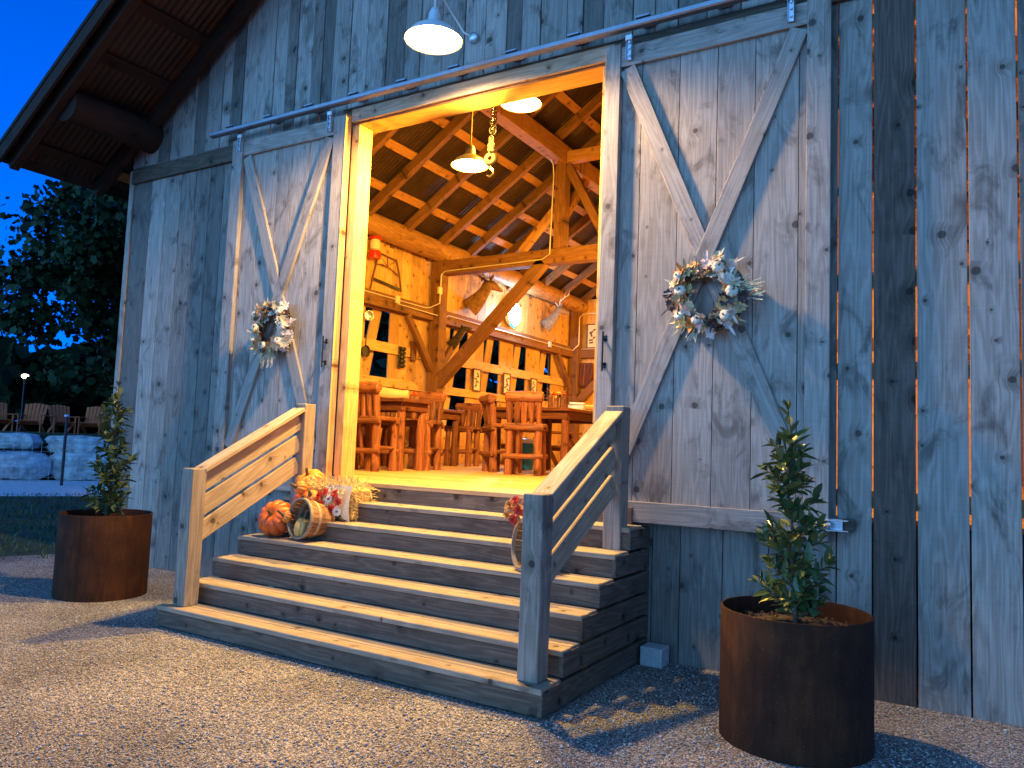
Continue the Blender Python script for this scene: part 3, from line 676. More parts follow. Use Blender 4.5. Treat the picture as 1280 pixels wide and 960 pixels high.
# ------------------------------------------------------------------ wreaths
def flower(mb, c, nrm, r, n=9, cup=.25, rr=rng):
    nrm = Vector(nrm).normalized(); u = nrm.orthogonal().normalized(); v = nrm.cross(u); a0 = rr.uniform(0, 6)
    for k in range(n):
        a = a0+2*math.pi*k/n; d = u*math.cos(a)+v*math.sin(a)
        mb.leaf(Vector(c)+nrm*.002, d+nrm*cup, nrm, r*rr.uniform(.85, 1.1), r*min(1.1, 4.2/n), .2, .15)
def ball(mb, c, r, sq=1.):
    mb.lathe([(0.0001, -r*sq)]+[(r*math.sin(math.pi*i/8), -r*sq*math.cos(math.pi*i/8)) for i in range(1, 8)]+[(.0001, r*sq)], c, 12)
def wreath(c, seed, label, spray):
    rr = random.Random(seed); c = Vector(c)
    t = Thing('door_wreath', label, 'wreath', c, 'autumn wreaths on the barn doors')
    m = MB()
    for q in range(16):
        pts = []; ph = rr.uniform(0, 6.3); ro = rr.uniform(.19, .27); yo = rr.uniform(-.03, .03)
        for k in range(33):
            a = 2*math.pi*k/32; r = ro+.018*math.sin(3*a+ph); pts.append(c+Vector((r*math.cos(a), yo+.015*math.sin(5*a+ph), r*math.sin(a))))
        m.tube(pts, .0055, 5)
    t.part('twig_ring', m, Stem, smooth=True)
    for k in range(92):
        a = 6.283*(k*.618 % 1)+rr.uniform(-.06, .06); r = rr.uniform(.145, .285); p = c+Vector((r*math.cos(a), -rr.uniform(.02, .10), r*math.sin(a)))
        left = math.cos(a) < 0
        kind = rr.choice(['tan', 'orange', 'tan', 'yellow', 'blush', 'cream', 'dark', 'tan'] if left else ['cream', 'cream', 'blush', 'tan', 'sage', 'dark', 'white'])
        m = MB(); nr = Vector((math.cos(a)*.6+rr.uniform(-.4, .4), -1, math.sin(a)*.6+rr.uniform(-.4, .4)))
        flower(m, p, nr, rr.uniform(.040, .062), rr.choice((7, 8, 10)), rr.uniform(.1, .9), rr)
        q = p+Vector((rr.uniform(-1, 1), -.2, rr.uniform(-1, 1)))*.025; flower(m, q, nr, rr.uniform(.03, .045), rr.choice((5, 6, 8)), rr.uniform(.3, 1.2), rr)
        for _ in range(1): m.leaf(p, Vector((math.cos(a)+rr.uniform(-.7, .7), -rr.uniform(0, .5), math.sin(a)+rr.uniform(-.7, .7))), (0, -1, .2), rr.uniform(.06, .12), rr.uniform(.012, .03), .2, rr.uniform(-.2, .3))
        t.part('dried_flower', m, Petal[kind], label={'yellow': 'yellow', 'tan': 'tan', 'orange': 'orange', 'cream': 'cream', 'blush': 'blush pink', 'dark': 'dark brown', 'white': 'white', 'sage': 'grey green'}[kind]+' dried flower')
    for a, r_, sz in ((1.0, .22, .05), (.05, .2, .052), (-.75, .22, .045), (3.05, .2, .048), (2.6, .27, .035), (-1.9, .2, .04), (-2.6, .25, .04)):
        a += rr.uniform(-.15, .15); p = c+Vector((r_*math.cos(a), -.10, r_*math.sin(a))); g = MB(); ax = (rr.uniform(-.5, .5), -1, rr.uniform(-.1, .6))
        g.gourd(p, sz, sz*1.25, 8, ax, .14, 32, 8); pk = t.part('mini_pumpkin', g, PumpW, smooth=True)
        g = MB(); g.tube([p+Vector(ax).normalized()*sz*.4, p+Vector(ax).normalized()*sz*.85+Vector((.006, 0, .004))], .007, 6); t.part('stalk', g, Stem, pk)
    m = MB()
    for k in range(46):
        if k in (30, 38): t.part('wheat_spray', m, Petal['cream']); m = MB()
        a = spray+rr.uniform(-.22, .22) if k < 30 else (-1.9 if k < 38 else -2.35)+rr.uniform(-.12, .12)
        ln = rr.uniform(.16, .36 if k < 30 else .24); p = c+Vector((.2*math.cos(a), -.05, .2*math.sin(a))); d = Vector((math.cos(a+rr.uniform(-.3, .3)), -.25+rr.uniform(-.1, .1), math.sin(a+rr.uniform(-.3, .3))))
        q = p+d*ln*.6; m.tube([p, (p+q)/2+Vector((0, 0, .004)), q], .0012, 4)
        for z in range(4): m.leaf(p+(q-p)*(.7+.1*z), d+Vector((rr.uniform(-.3, .3), 0, rr.uniform(-.3, .3))), (0, -1, 0), .03, .007, .3, 0)
    t.part('wheat_spray', m, Petal['cream'])
wreath((-1.72, -.16, 2.77), 5, 'large dried-flower wreath with white mini pumpkins on the right barn door', .12)
wreath((-6.385, -.16, 2.74), 9, 'dried-flower wreath on the left barn door above the left railing', -1.6)

# ------------------------------------------------------------------ harvest display on the stairs
def pumpkin(name, c, r, h, axis, mat, label, cat='pumpkin', lobes=11, group=None):
    t = Thing(name, label, cat, c, group); c = Vector(c); ax = Vector(axis).normalized()
    g = MB(); g.gourd(c, r, h, lobes, ax, .15, 88, 16); t.part('rind', g, mat, smooth=True, angle=60)
    g = MB(); b = c+ax*h*.34; g.tube([b, b+ax*.04+Vector((.006, 0, .004)), b+ax*.085+Vector((.025, -.005, .012))], .014, 8, radii=[.024, .014, .012]); t.part('stalk', g, Stem, smooth=True)
GP = 'pumpkins on the stairs'
pumpkin('pumpkin', (-5.52, -.78, .68+.165), .175, .26, (.15, -.8, .42), PumpO, 'deep orange ribbed pumpkin lying on its side against the left railing', group=GP)
pumpkin('pumpkin', (-5.56, -.35, .85+.32), .15, .21, (.1, -.55, .8), PumpO2, 'pale orange pumpkin topmost of the pile by the left railing', group=GP)
pumpkin('pumpkin', (-5.43, -.52, .85+.14), .12, .16, (.3, -.7, .4), PumpO, 'small red-orange pumpkin wedged under the topmost pale one', group=GP)
pumpkin('pumpkin', (-5.33, -.83, .68+.20), .055, .08, (-.4, -.8, .4), PumpO2, 'tiny orange pumpkin beside the basket rim on the stairs', group=GP)
for x, y, z, r_, a_ in ((-5.27, -.6, 1.05, .07, (.3, -.8, .5)), (-5.40, -.62, 1.13, .065, (-.3, -.9, .2))):
    pumpkin('gourd', (x, y, z), r_, r_*1.6, a_, PumpO2, 'small orange gourd %s above the basket' % ('resting on the straw' if r_ > .068 else 'leaning on the large pumpkins'), 'gourd', 9)
def basket(c, axis, r, L_, label, tagl):
    t = Thing('slat_basket', label, 'basket', c, 'bushel baskets on the stairs'); c = Vector(c); ax = Vector(axis).normalized()
    u = ax.cross(Vector((0, 0, 1))).normalized(); v = u.cross(ax); n = 26; m = MB()
    for k in range(n):
        a = 2*math.pi*k/n; d = u*math.cos(a)+v*math.sin(a)
        p0 = c-ax*L_*.5+d*r*.74; p1 = c+ax*L_*.5+d*r
        m.plank(p0, p1, 2*math.pi*r/n*.88, .004, d, .001)
    t.part('slats', m, W_basket)
    m = MB()
    for q, k in ((.5, 1.015), (.16, .93)):
        rr_ = r*k; m.lathe([(rr_-.012, L_*q-.018), (rr_+.004, L_*q-.018), (rr_+.006, L_*q+.010), (rr_-.010, L_*q+.012), (rr_-.012, L_*q-.018)], c, 40, ax)
    t.part('hoop', m, W_rail, smooth=True)
    m = MB(); m.lathe([(.0, -L_*.49), (r*.72, -L_*.49), (r*.72, -L_*.47), (0, -L_*.47)], c, 30, ax); t.part('basket_bottom', m, W_basket)
    return c, ax
bc, ba = basket((-5.13, -.71, .68+.185), (-.16, -.90, .10), .175, .28, 'tipped slatted bushel basket with a yellow gourd in it by the left railing', 0)
pumpkin('gourd', tuple(Vector((-5.165, -.80, .79))), .075, .19, (.1, .1, 1), PumpY, 'yellow ribbed gourd sitting inside the tipped bushel basket', 'gourd', 9)
bc, ba = basket((-2.79, -.76, .68+.18), (-.62, -.78, .06), .175, .26, 'slatted bushel basket lying on its side behind the right newel post', 0)
# straw bale
t = Thing('straw_bale', 'small yellow straw bale on the upper steps beside the pumpkins', 'straw bale', (-5.0, -.35, .85))
m = MB(); m.box((-5.16, -.36, .85+.15), (.58, .26, .285), rz=.03, ch=.02); core = t.part('bale_core', m, plain('packed_straw', (.48, .34, .13), .9, 0, .35, 40, .01))
m = MB(); rr = random.Random(4)
for k in range(2600):
    s = rr.random(); x = rr.uniform(-5.46, -4.94); y = rr.uniform(-.51, -.21); z = rr.uniform(.86, 1.15)
    if s < .5: z = 1.15+rr.uniform(-.01, .03)
    elif s < .93: y = -.50+rr.uniform(-.02, .01)
    else: x = -4.87+rr.uniform(-.01, .02)
    d = Vector((rr.uniform(-1, 1), rr.uniform(-.5, .5), rr.uniform(-.35, .45))).normalized(); ln = rr.uniform(.03, .10)
    if rr.random() < .12: d = (d+Vector((0, -.3, 1.2))).normalized()
    p = Vector((x, y, z)); sd = d.orthogonal().normalized()*.0022
    m.add([p-sd, p+sd, p+d*ln+sd, p+d*ln-sd], [(0, 1, 2, 3)])
t.part('straw', m, Hay)
m = MB()
for x in (-5.25, -4.92): m.tube([(x, -.497, .86), (x, -.497, 1.145), (x, -.49, 1.152), (x, -.22, 1.152)], .003, 5)
t.part('twine', m, Burlap)
# burlap cloth draped over the bale end, with flowers
m = MB(); vs = []; nu, nv = 16, 14
for i in range(nu+1):
    for j in range(nv+1):
        u = i/nu; v = j/nv; x = -5.17+.32*u; z = 1.175-.33*v*(.9+.1*math.sin(u*7)); y = -.515-.045*math.sin(v*2.0)+.014*math.sin(u*17+v*3)*(.3+v)
        vs.append((x+.04*v*(u-.3), y-.03*v, max(z, .862)))
m.add(vs, [(i*(nv+1)+j, i*(nv+1)+j+1, (i+1)*(nv+1)+j+1, (i+1)*(nv+1)+j) for i in range(nu) for j in range(nv)])
one('burlap_cloth', m, Burlap, 'cream burlap cloth hanging over the end of the straw bale', 'cloth', smooth=True)
def bouquet(c, label, spec, size, seed, name='flower_bunch'):
    rr = random.Random(seed); c = Vector(c); t = Thing(name, label, 'flowers', c)
    m = MB()
    for k in range(26): d = Vector((rr.uniform(-1, 1), rr.uniform(-.8, .1), rr.uniform(-1, 1))).normalized(); m.leaf(c+d*size*.3, d, (0, -1, .3), size*rr.uniform(.5, .9), size*.22, .2, .2)
    for k in range(6): m.tube([c+Vector((0, .03, 0)), c+Vector((rr.uniform(-1, 1)*size*.5, -.01, rr.uniform(-1, 1)*size*.5))], .003, 4)
    t.part('leaves', m, Petal['sage'])
    for kind, x, z, r, n in spec:
        p = c+Vector((x, -.035-rr.uniform(0, .02), z)); b = MB(); nr = Vector((x*3, -1, z*2+.25))
        if n > 9:
            flower(b, p, nr, r, n, .12, rr); bl = t.part('bloom', b, Petal[kind]); b = MB(); ball(b, p+nr.normalized()*.006, r*.28, .6); t.part('flower_centre', b, Petal['dark'] if kind == 'white' else Petal['yellow'], bl, smooth=True)
        else:
            for q, cc in ((1., .15), (.8, .7), (.55, 1.5), (.3, 3.)): flower(b, p+nr.normalized()*.004*cc, nr, r*q, n, cc, rr)
            t.part('bloom', b, Petal[kind])
bouquet((-5.06, -.57, 1.02), 'bunch of red and white flowers pinned to the straw bale', [
    ('red', -.11, .05, .05, 7), ('red', -.07, -.03, .048, 8), ('red', .10, .08, .052, 7), ('red', .05, -.06, .05, 8), ('red', .13, .01, .045, 7), ('red', -.02, .09, .04, 7), ('red', -.12, -.03, .04, 7),
    ('white', .02, .03, .05, 12), ('white', -.0, -.115, .062, 12), ('white', .13, -.075, .045, 12), ('white', -.03, .0, .04, 12), ('cream', .06, .11, .04, 7), ('yellow', .16, .10, .035, 7)], .09, 3)
bouquet((-2.93, -.80, 1.10), 'bunch of orange and red flowers on the basket behind the right newel post', [
    ('orange', -.05, .05, .06, 7), ('red', .02, .02, .055, 8), ('red', -.02, -.05, .05, 7), ('orange', .07, .06, .05, 7), ('red', .08, -.01, .05, 8), ('orange', -.08, -.02, .045, 7), ('red', -.01, .09, .04, 7)], .08, 6)

# ------------------------------------------------------------------ inside: log furniture
FZ = 1.19
def log_chair():
    t = Thing('log_chair', 'x', 'chair', (0, 0, 0), 'log bar chairs at the tables')
    for sx in (-.21, .21):
        t.part('leg', mb1('log', (sx, -.2, 0), (sx*.97, -.2, .68), .06, .050, 10, 5, .07), W_log, smooth=True)
        t.part('leg', mb1('log', (sx, .2, 0), (sx*.97, .2, .68), .058, .048, 10, 5, .07), W_log, smooth=True)
    m = MB(); m.plank((-.27, 0, .70), (.27, 0, .70), .5, .055, (0, 0, 1), .015); t.part('seat', m, W_log)
    for y in (-.235, .215): t.part('stretcher', mb1('log', (-.29, y, .26), (.29, y, .27), .042, .036, 9, 6, .08, None, True), W_log, smooth=True)
    for y in (-.235, .2): t.part('stretcher', mb1('log', (-.28, y, .66), (.28, y, .66), .045, .04, 9, 6, .08, None, True), W_log, smooth=True)
    for x in (-.22, .22): t.part('stretcher', mb1('log', (x, -.24, .31), (x, .24, .31), .028, .025, 9, 6, .08), W_log, smooth=True)
    for i, x in enumerate((-.21, -.105, 0, .105, .21)): t.part('back_slat', mb1('log', (x, -.20, .66), (x+rng.uniform(-.015, .015), -.25, 1.07), .040, .050, 9, 5, .09), W_log, smooth=True)
    t.part('top_rail', mb1('log', (-.27, -.26, 1.085), (.27, -.26, 1.10), .08, .068, 12, 6, .1, None, True), W_log, smooth=True)
    t.part('middle_slat', mb1('log', (-.1, -.06, 0.02), (-.09, -.18, .66), .03, .034, 9, 5, .09), W_log, smooth=True)
    return t.o
ch = log_chair()
spots = [(-6.98, 2.16, .08, 'log bar chair at the near left table, its back to the doorway'), (-7.62, 2.10, -.1, 'log bar chair half hidden by the left door edge at the near left table'),
         (-7.1, 3.35, -2.9, 'log bar chair between the near and the middle left tables'), (-7.98, 3.3, 3.1, 'log bar chair on the far side of the near left table by the wall'),
         (-8.15, 6.0, -2.95, 'log bar chair beyond the middle left table, right of the wall post'), (-8.5, 4.1, .2, 'log bar chair in front of the middle left table'),
         (-5.50, 3.74, .35, 'log bar chair in front of the right table, nearest of that table'), (-6.2, 4.25, -.75, 'log bar chair turned sideways at the left end of the right table'),
         (-4.85, 5.3, 1.7, 'log bar chair at the right side of the right table behind the railing'), (-5.6, 6.75, 3.0, 'log bar chair on the far side of the right table')]
for i, (x, y, a, lb) in enumerate(spots):
    if i == 0: ch.location = (x, y, FZ); ch.rotation_euler = (0, 0, a); ch['label'] = lb
    else: dup(ch, (x, y, FZ), a, lb)
def log_table(x0, x1, y0, y1, label):
    t = Thing('log_table', label, 'table', ((x0+x1)/2, (y0+y1)/2, FZ), 'log bar tables')
    z = FZ+1.0; m = MB(); n = 3
    for k in range(n):
        ya = y0+(y1-y0)*k/n; yb = y0+(y1-y0)*(k+1)/n; m.plank((x0, (ya+yb)/2, z-.025), (x1, (ya+yb)/2, z-.025), yb-ya-.003, .05, (0, 0, 1), .006)
    t.part('tabletop', m, W_table)
    for p, q in (((x0+.06, y0+.07), (x1-.06, y0+.07)), ((x0+.06, y1-.07), (x1-.06, y1-.07)), ((x0+.07, y0+.09), (x0+.07, y1-.09)), ((x1-.07, y0+.09), (x1-.07, y1-.09))):
        t.part('apron', mb1('plank', (*p, z-.11), (*q, z-.11), .12, .035, (0, 0, 1) if 0 else Vector((q[1]-p[1], p[0]-q[0], 0)).normalized(), .004), W_table)
    for x in (x0+.12, x1-.12):
        for y in (y0+.12, y1-.12): t.part('leg', mb1('log', (x, y, FZ), (x, y, z-.05), .068, .058, 12, 6, .05), W_log, smooth=True)
log_table(-8.9, -6.72, 2.45, 3.15, 'dark-topped log bar table nearest the doorway along the left wall')
log_table(-8.95, -7.95, 4.95, 5.75, 'dark-topped log bar table in front of the wall post')
log_table(-6.6, -5.16, 4.40, 6.35, 'dark-topped log bar table at the right with a flower basket on it')
# low picnic table
t = Thing('picnic_table', 'dark low picnic table with benches standing far back by the side wall', 'table', (-8.0, 8.9, FZ))
m = MB()
for k in range(5): m.plank((-8.35+.17*k, 8.0, FZ+.73), (-8.35+.17*k, 9.9, FZ+.73), .16, .04, (0, 0, 1))
t.part('tabletop', m, W_table)
for x in (-8.68, -7.34): t.part('bench', mb1('plank', (x, 8.0, FZ+.43), (x, 9.9, FZ+.43), .25, .04, (0, 0, 1)), W_table)
for y in (8.3, 9.6):
    for s in (-1, 1): t.part('leg', mb1('plank', (-8.01+.68*s, y, FZ), (-8.01+.22*s, y, FZ+.71), .09, .04, (0, 1, 0)), W_table)
    t.part('cross_bar', mb1('plank', (-8.75, y+.04, FZ+.38), (-7.27, y+.04, FZ+.38), .09, .035, (0, 1, 0)), W_table)
t = Thing('blue_cooler', 'blue plastic water cooler on the floor behind the nearest right chair', 'cooler', (-6.75, 5.9, FZ))
m = MB(); m.lathe([(0, 0), (.13, 0), (.15, .03), (.155, .42), (.14, .46), (0, .46)], (-6.75, 5.9, FZ+.0), 24); t.part('tank', m, Blue, smooth=True)
m = MB(); m.lathe([(.155, .46), (.16, .50), (.1, .54), (0, .545)], (-6.75, 5.9, FZ), 24); t.part('lid', m, White, smooth=True)
# things on the tables
TZ = FZ+1.0
def stump_planter(c, r, h, label, seed, kind, n=60):
    rr = random.Random(seed); c = Vector(c); t = Thing('log_planter', label, 'planter', c)
    t.part('bark_pot', mb1('log', c, c+Vector((0, 0, h)), r, r*1.02, 18, 5, .06), W_plate, smooth=True)
    m = MB()
    for k in range(18): a = 6.283*k/18; m.tube([c+Vector((r*1.05*math.cos(a), r*1.05*math.sin(a), 0)), c+Vector((r*1.08*math.cos(a+.03), r*1.08*math.sin(a+.03), h*rr.uniform(.9, 1.08)))], r*.13, 6)
    t.part('twig_wrap', m, W_log, smooth=True)
    m = MB()
    for k in range(n):
        d = Vector((rr.uniform(-1, 1), rr.uniform(-1, 1), rr.uniform(.0, .9))); p = c+Vector((rr.uniform(-.7, .7)*r, rr.uniform(-.7, .7)*r, h)); m.leaf(p, d, (0, 0, 1), r*rr.uniform(.5, 1.3), r*.3, .2, .4)
    t.part('dried_leaves', m, Petal[kind])
    return t
stump_planter((-7.50, 2.62, TZ), .11, .15, 'log pot of dried rust leaves at the left on the near table', 1, 'tan', 90)
stump_planter((-6.95, 2.98, TZ), .06, .07, 'small pot of dried flowers on the near table end, by the big log', 2, 'red', 50)
stump_planter((-5.55, 4.75, TZ), .125, .20, 'bark-covered pot with orange sunflowers on the right table', 4, 'orange', 90)
t = Thing('log_trough', 'long pale half-log centrepiece lying on the near left table', 'log', (-7.2, 2.72, TZ))
t.part('log_body', mb1('log', (-7.40, 2.55, TZ+.085), (-6.90, 2.78, TZ+.07), .085, .07, 14, 8, .10, .95, True, .01), W_floor, smooth=True)
one('log_centrepiece', mb1('log', (-5.55, 5.35, TZ+.06), (-5.25, 5.9, TZ+.06), .06, .065, 12, 6, .08), W_floor, 'short peeled log lying on the right table beside the railing', 'log', smooth=True)
m = MB(); m.box((-5.35, 5.02, TZ+.04), (.26, .2, .07), rz=.3, ch=.01); m.box((-5.33, 5.0, TZ+.095), (.24, .18, .035), rz=.45, ch=.015)
one('folded_cloth', m, Cloth, 'folded pale blue cloth stacked on the right table behind the flower pot', 'cloth')
# ---- things hung on the side wall
WX = -9.20
t = Thing('camping_lantern', 'red camping lantern with pale glass hanging under the log plate', 'lantern', (-9.05, 4.34, 4.75))
c = (-9.05, 4.34, 4.78)
m = MB(); m.lathe([(0, 0), (.105, 0), (.11, .03), (.105, .13), (.05, .15), (0, .15)], c, 24); t.part('fuel_tank', m, Red, smooth=True)
m = MB(); m.lathe([(.05, .15), (.085, .17), (.09, .26), (.08, .33), (.05, .35)], c, 24); t.part('glass_globe', m, GlassY, smooth=True)
m = MB(); m.lathe([(.06, .34), (.12, .35), (.115, .38), (.06, .40), (.075, .41), (.06, .44), (0, .45)], c, 24); t.part('cap', m, Red, smooth=True)
m = MB(); m.tube([(c[0], c[1]-.1, c[2]+.36), (c[0], c[1]-.09, c[2]+.48), (c[0], c[1], c[2]+.56), (c[0], c[1]+.09, c[2]+.48), (c[0], c[1]+.1, c[2]+.36)], .005, 5); t.part('wire_handle', m, Black)
t = Thing('bow_saw', 'old dark wooden frame saw hanging on the pine wall below the lantern', 'saw', (-9.18, 4.9, 4.5))
P_ = lambda y, z: (-9.19, y, z)
m = MB(); m.tube([P_(4.62, 4.98), P_(4.55, 4.75), P_(4.48, 4.48), P_(4.42, 4.22)], .018, 7); m.tube([P_(5.10, 4.95), P_(5.20, 4.72), P_(5.27, 4.45), P_(5.29, 4.38)], .018, 7); m.tube([P_(4.56, 4.97), P_(5.12, 4.93)], .014, 6); t.part('frame', m, Frame, smooth=True)
m = MB(); m.tube([P_(4.55, 4.74), P_(4.72, 4.77), P_(4.92, 4.75), P_(5.2, 4.66)], .012, 6); m.tube([P_(4.85, 4.95), P_(4.87, 4.76)], .01, 6); m.tube([P_(4.62, 4.95), P_(4.86, 4.77), P_(5.1, 4.92)], .006, 5); t.part('cross_bar', m, Frame)
m = MB(); m.plank(P_(4.47, 4.47), P_(5.28, 4.41), .05, .006, (1, 0, 0)); t.part('saw_blade', m, Cast)
t = Thing('hanging_pot', 'small round metal cup hanging from the girt on the pine wall', 'pot', (-9.05, 4.29, 3.74))
m = MB(); m.lathe([(0, -.05), (.075, -.05), (.085, .05), (.08, .05), (.07, -.04), (0, -.04)], (-9.08, 4.29, 3.76), 20, (.9, -.4, 0)); t.part('bowl', m, Galv, smooth=True)
m = MB(); m.tube([(-9.06, 4.29, 3.83), (-9.05, 4.29, 3.98)], .005, 5); t.part('hook', m, Black)
for y, z, r, lb in ((4.02, 3.12, .15, 'larger cast iron skillet hanging left of the smaller one on the pine wall'), (4.37, 3.15, .105, 'smaller cast iron skillet hanging on the pine wall')):
    t = Thing('skillet', lb, 'pan', (-9.16, y, z), 'cast iron pans hanging on the wall')
    m = MB(); m.lathe([(0, 0), (r*.85, 0), (r, .04), (r*.96, .04), (r*.82, .012), (0, .012)], (-9.19, y, z), 28, (1, 0, 0)); b = t.part('pan', m, Cast, smooth=True)
    m = MB(); m.tube([(-9.17, y, z+r*.95), (-9.17, y, z+r+.17)], .011, 6); t.part('handle', m, Cast, smooth=True)
t = Thing('muffin_pan', 'dark cast iron muffin pan with stacked hollows hanging on the pine wall', 'pan', (-9.17, 5.37, 3.15))
m = MB(); m.box((-9.18, 5.37, 3.16), (.02, .16, .40)); t.part('plate', m, Cast)
m = MB()
for k in range(5): m.lathe([(0, .05), (.03, .045), (.04, .0), (.03, -.02)], (-9.17, 5.335, 3.0+.08*k), 10, (1, 0, 0)); m.lathe([(0, .05), (.03, .045), (.04, .0)], (-9.17, 5.415, 3.0+.08*k), 10, (1, 0, 0))
t.part('cups', m, Cast, smooth=True)
t = Thing('wall_plaque', 'narrow dark wooden plaque hanging behind the timber brace', 'plaque', (-9.17, 5.72, 3.33))
m = MB(); m.plank((-9.17, 5.72, 3.14), (-9.17, 5.72, 3.50), .15, .03, (1, 0, 0)); t.part('board', m, W_table)
m = MB(); m.tube([(-9.17, 5.67, 3.49), (-9.17, 5.72, 3.56), (-9.17, 5.77, 3.49)], .004, 5); t.part('cord', m, Black)
def picture(p, w_, h_, axis, label, seed):
    rr = random.Random(seed); p = Vector(p); t = Thing('framed_picture', label, 'picture', p, 'framed prints on the walls')
    if axis == 'x': nrm, sd = Vector((1, 0, 0)), Vector((0, 1, 0))
    else: nrm, sd = Vector((0, -1, 0)), Vector((1, 0, 0))
    up = Vector((0, 0, 1)); m = MB(); f = .028
    for a, b in (((-1, -1), (1, -1)), ((-1, 1), (1, 1))): m.plank(p+sd*a[0]*w_/2+up*a[1]*h_/2, p+sd*b[0]*w_/2+up*b[1]*h_/2, f, .025, nrm)
    for s_ in (-1, 1): m.plank(p+sd*s_*(w_/2-f/2)-up*(h_/2-f/2), p+sd*s_*(w_/2-f/2)+up*(h_/2-f/2), f, .024, nrm)
    t.part('frame', m, Frame)
    m = MB(); m.plank(p-up*(h_/2-.01)-nrm*.004, p+up*(h_/2-.01)-nrm*.004, w_-.02, .008, nrm); pr = t.part('print', m, Paper)
    m = MB()
    for k in range(6):
        q = p+sd*rr.uniform(-.2, .2)*w_+up*(-.28+.11*k)*h_+nrm*.003; d = (sd*rr.uniform(-1, 1)+up*rr.uniform(-.5, .5)).normalized(); m.plank(q-d*w_*.16, q+d*w_*.16, h_*.07, .004, nrm)
    t.part('drawing', m, InkD, pr)
picture((-9.17, 7.93, 2.97), .30, .46, 'x', 'framed print on the side wall between slanted openings, leftmost of three', 1)
picture((-9.17, 9.16, 3.0), .30, .46, 'x', 'framed print on the side wall above the picnic table, middle of three', 2)
picture((-9.17, 10.42, 3.0), .30, .46, 'x', 'framed print on the side wall, rightmost of three near the flower pot', 3)
picture((-8.62, 12.50, 4.55), .34, .62, 'y', 'tall framed print high on the rear wall beside the door edge', 4)
t = Thing('rear_wall_shelf', 'dark cabinet with fretwork hanging on the rear wall above the timber brace', 'cabinet', (-8.8, 12.45, 3.5))
m = MB(); m.box((-8.75, 12.45, 3.52), (.36, .1, .62)); t.part('case', m, W_table)
m = MB()
for k in range(4): m.plank((-8.9+.1*k, 12.385, 3.24), (-8.87+.1*k, 12.385, 3.8), .03, .02, (0, 1, 0))
t.part('fretwork', m, W_log)
def deer(base, hd, label, mat, sz=1., antl=1., name='deer_head_mount'):
    t = Thing(name, label, 'deer head', base, 'mounted animal heads on the wall'); B = Vector(base); hd = Vector(hd).normalized()
    f = Vector((1, 0, 0)); n1 = B+f*.02*sz-Vector((0, 0, .06))*sz; n2 = B+(f*.13+Vector((0, 0, .04)))*sz+hd*.05*sz; n3 = B+(f*.22+Vector((0, 0, .22)))*sz+hd*.12*sz; h0 = B+(f*.26+Vector((0, 0, .38)))*sz+hd*.17*sz; 
    h1 = h0+hd*.10*sz; h2 = h0+hd*.22*sz-Vector((0, 0, .03))*sz; h3 = h0+hd*.31*sz-Vector((0, 0, .055))*sz
    m = MB(); m.loft([(n1-Vector((0, 0, .03))*sz, .12*sz, .19*sz), (n2, .12*sz, .16*sz), (n3, .085*sz, .11*sz), (h0, .085*sz, .105*sz), (h1, .08*sz, .09*sz), (h2, .05*sz, .055*sz), (h3, .034*sz, .036*sz), (h3+hd*.02*sz, .015*sz, .018*sz)], 16)
    sd = hd.cross(Vector((0, 0, 1))).normalized()
    for s in (-1, 1):
        e = h0+sd*s*.06*sz+Vector((0, 0, .07))*sz; d = (sd*s+Vector((0, 0, .55))-hd*.3).normalized()
        m.loft([(e, .02*sz, .02*sz), (e+d*.06*sz, .035*sz, .018*sz), (e+d*.12*sz, .03*sz, .012*sz), (e+d*.17*sz, .006*sz, .005*sz)], 8)
    bd = t.part('deer_body' if antl else 'animal_body', m, mat, smooth=True, angle=80)
    m = MB(); ball(m, h3+hd*.02*sz, .02*sz); 
    for s in (-1, 1): ball(m, h1+sd*s*.068*sz+Vector((0, 0, .03))*sz, .014*sz)
    t.part('nose_and_eyes', m, Black, smooth=True)
    if antl:
        m = MB()
        for s in (-1, 1):
            a = h0+sd*s*.03*sz+Vector((0, 0, .09))*sz
            pts = [a, a+(sd*s*.08-hd*.05+Vector((0, 0, .12)))*sz*antl, a+(sd*s*.20+hd*.02+Vector((0, 0, .24)))*sz*antl, a+(sd*s*.22+hd*.16+Vector((0, 0, .34)))*sz*antl, a+(sd*s*.14+hd*.26+Vector((0, 0, .42)))*sz*antl]
            m.tube(pts, .014, 7, radii=[.016*sz, .015*sz, .013*sz, .010*sz, .004*sz])
            for i, L2 in ((1, .12), (2, .17), (3, .15)): m.tube([pts[i], pts[i]+(Vector((0, 0, 1))+hd*.25).normalized()*L2*sz*antl], .008, 6, radii=[.010*sz, .003*sz])
        t.part('antlers', m, Antler, smooth=True)
deer((-9.18, 7.50, 4.55), (.30, .9, -.05), 'brown deer head mount on the pine wall left of the cold white light', Fur, 1.15, .8)
deer((-9.18, 10.85, 4.65), (.45, .85, -.05), 'pale deer head mount with white antlers right of the cold white light', Fur2, .95, .85)
deer((-9.14, 6.85, 3.62), (.6, .5, .3), 'dark small animal mount hanging below the girt beside the wall post', FurD, .62, 0, 'animal_mount')
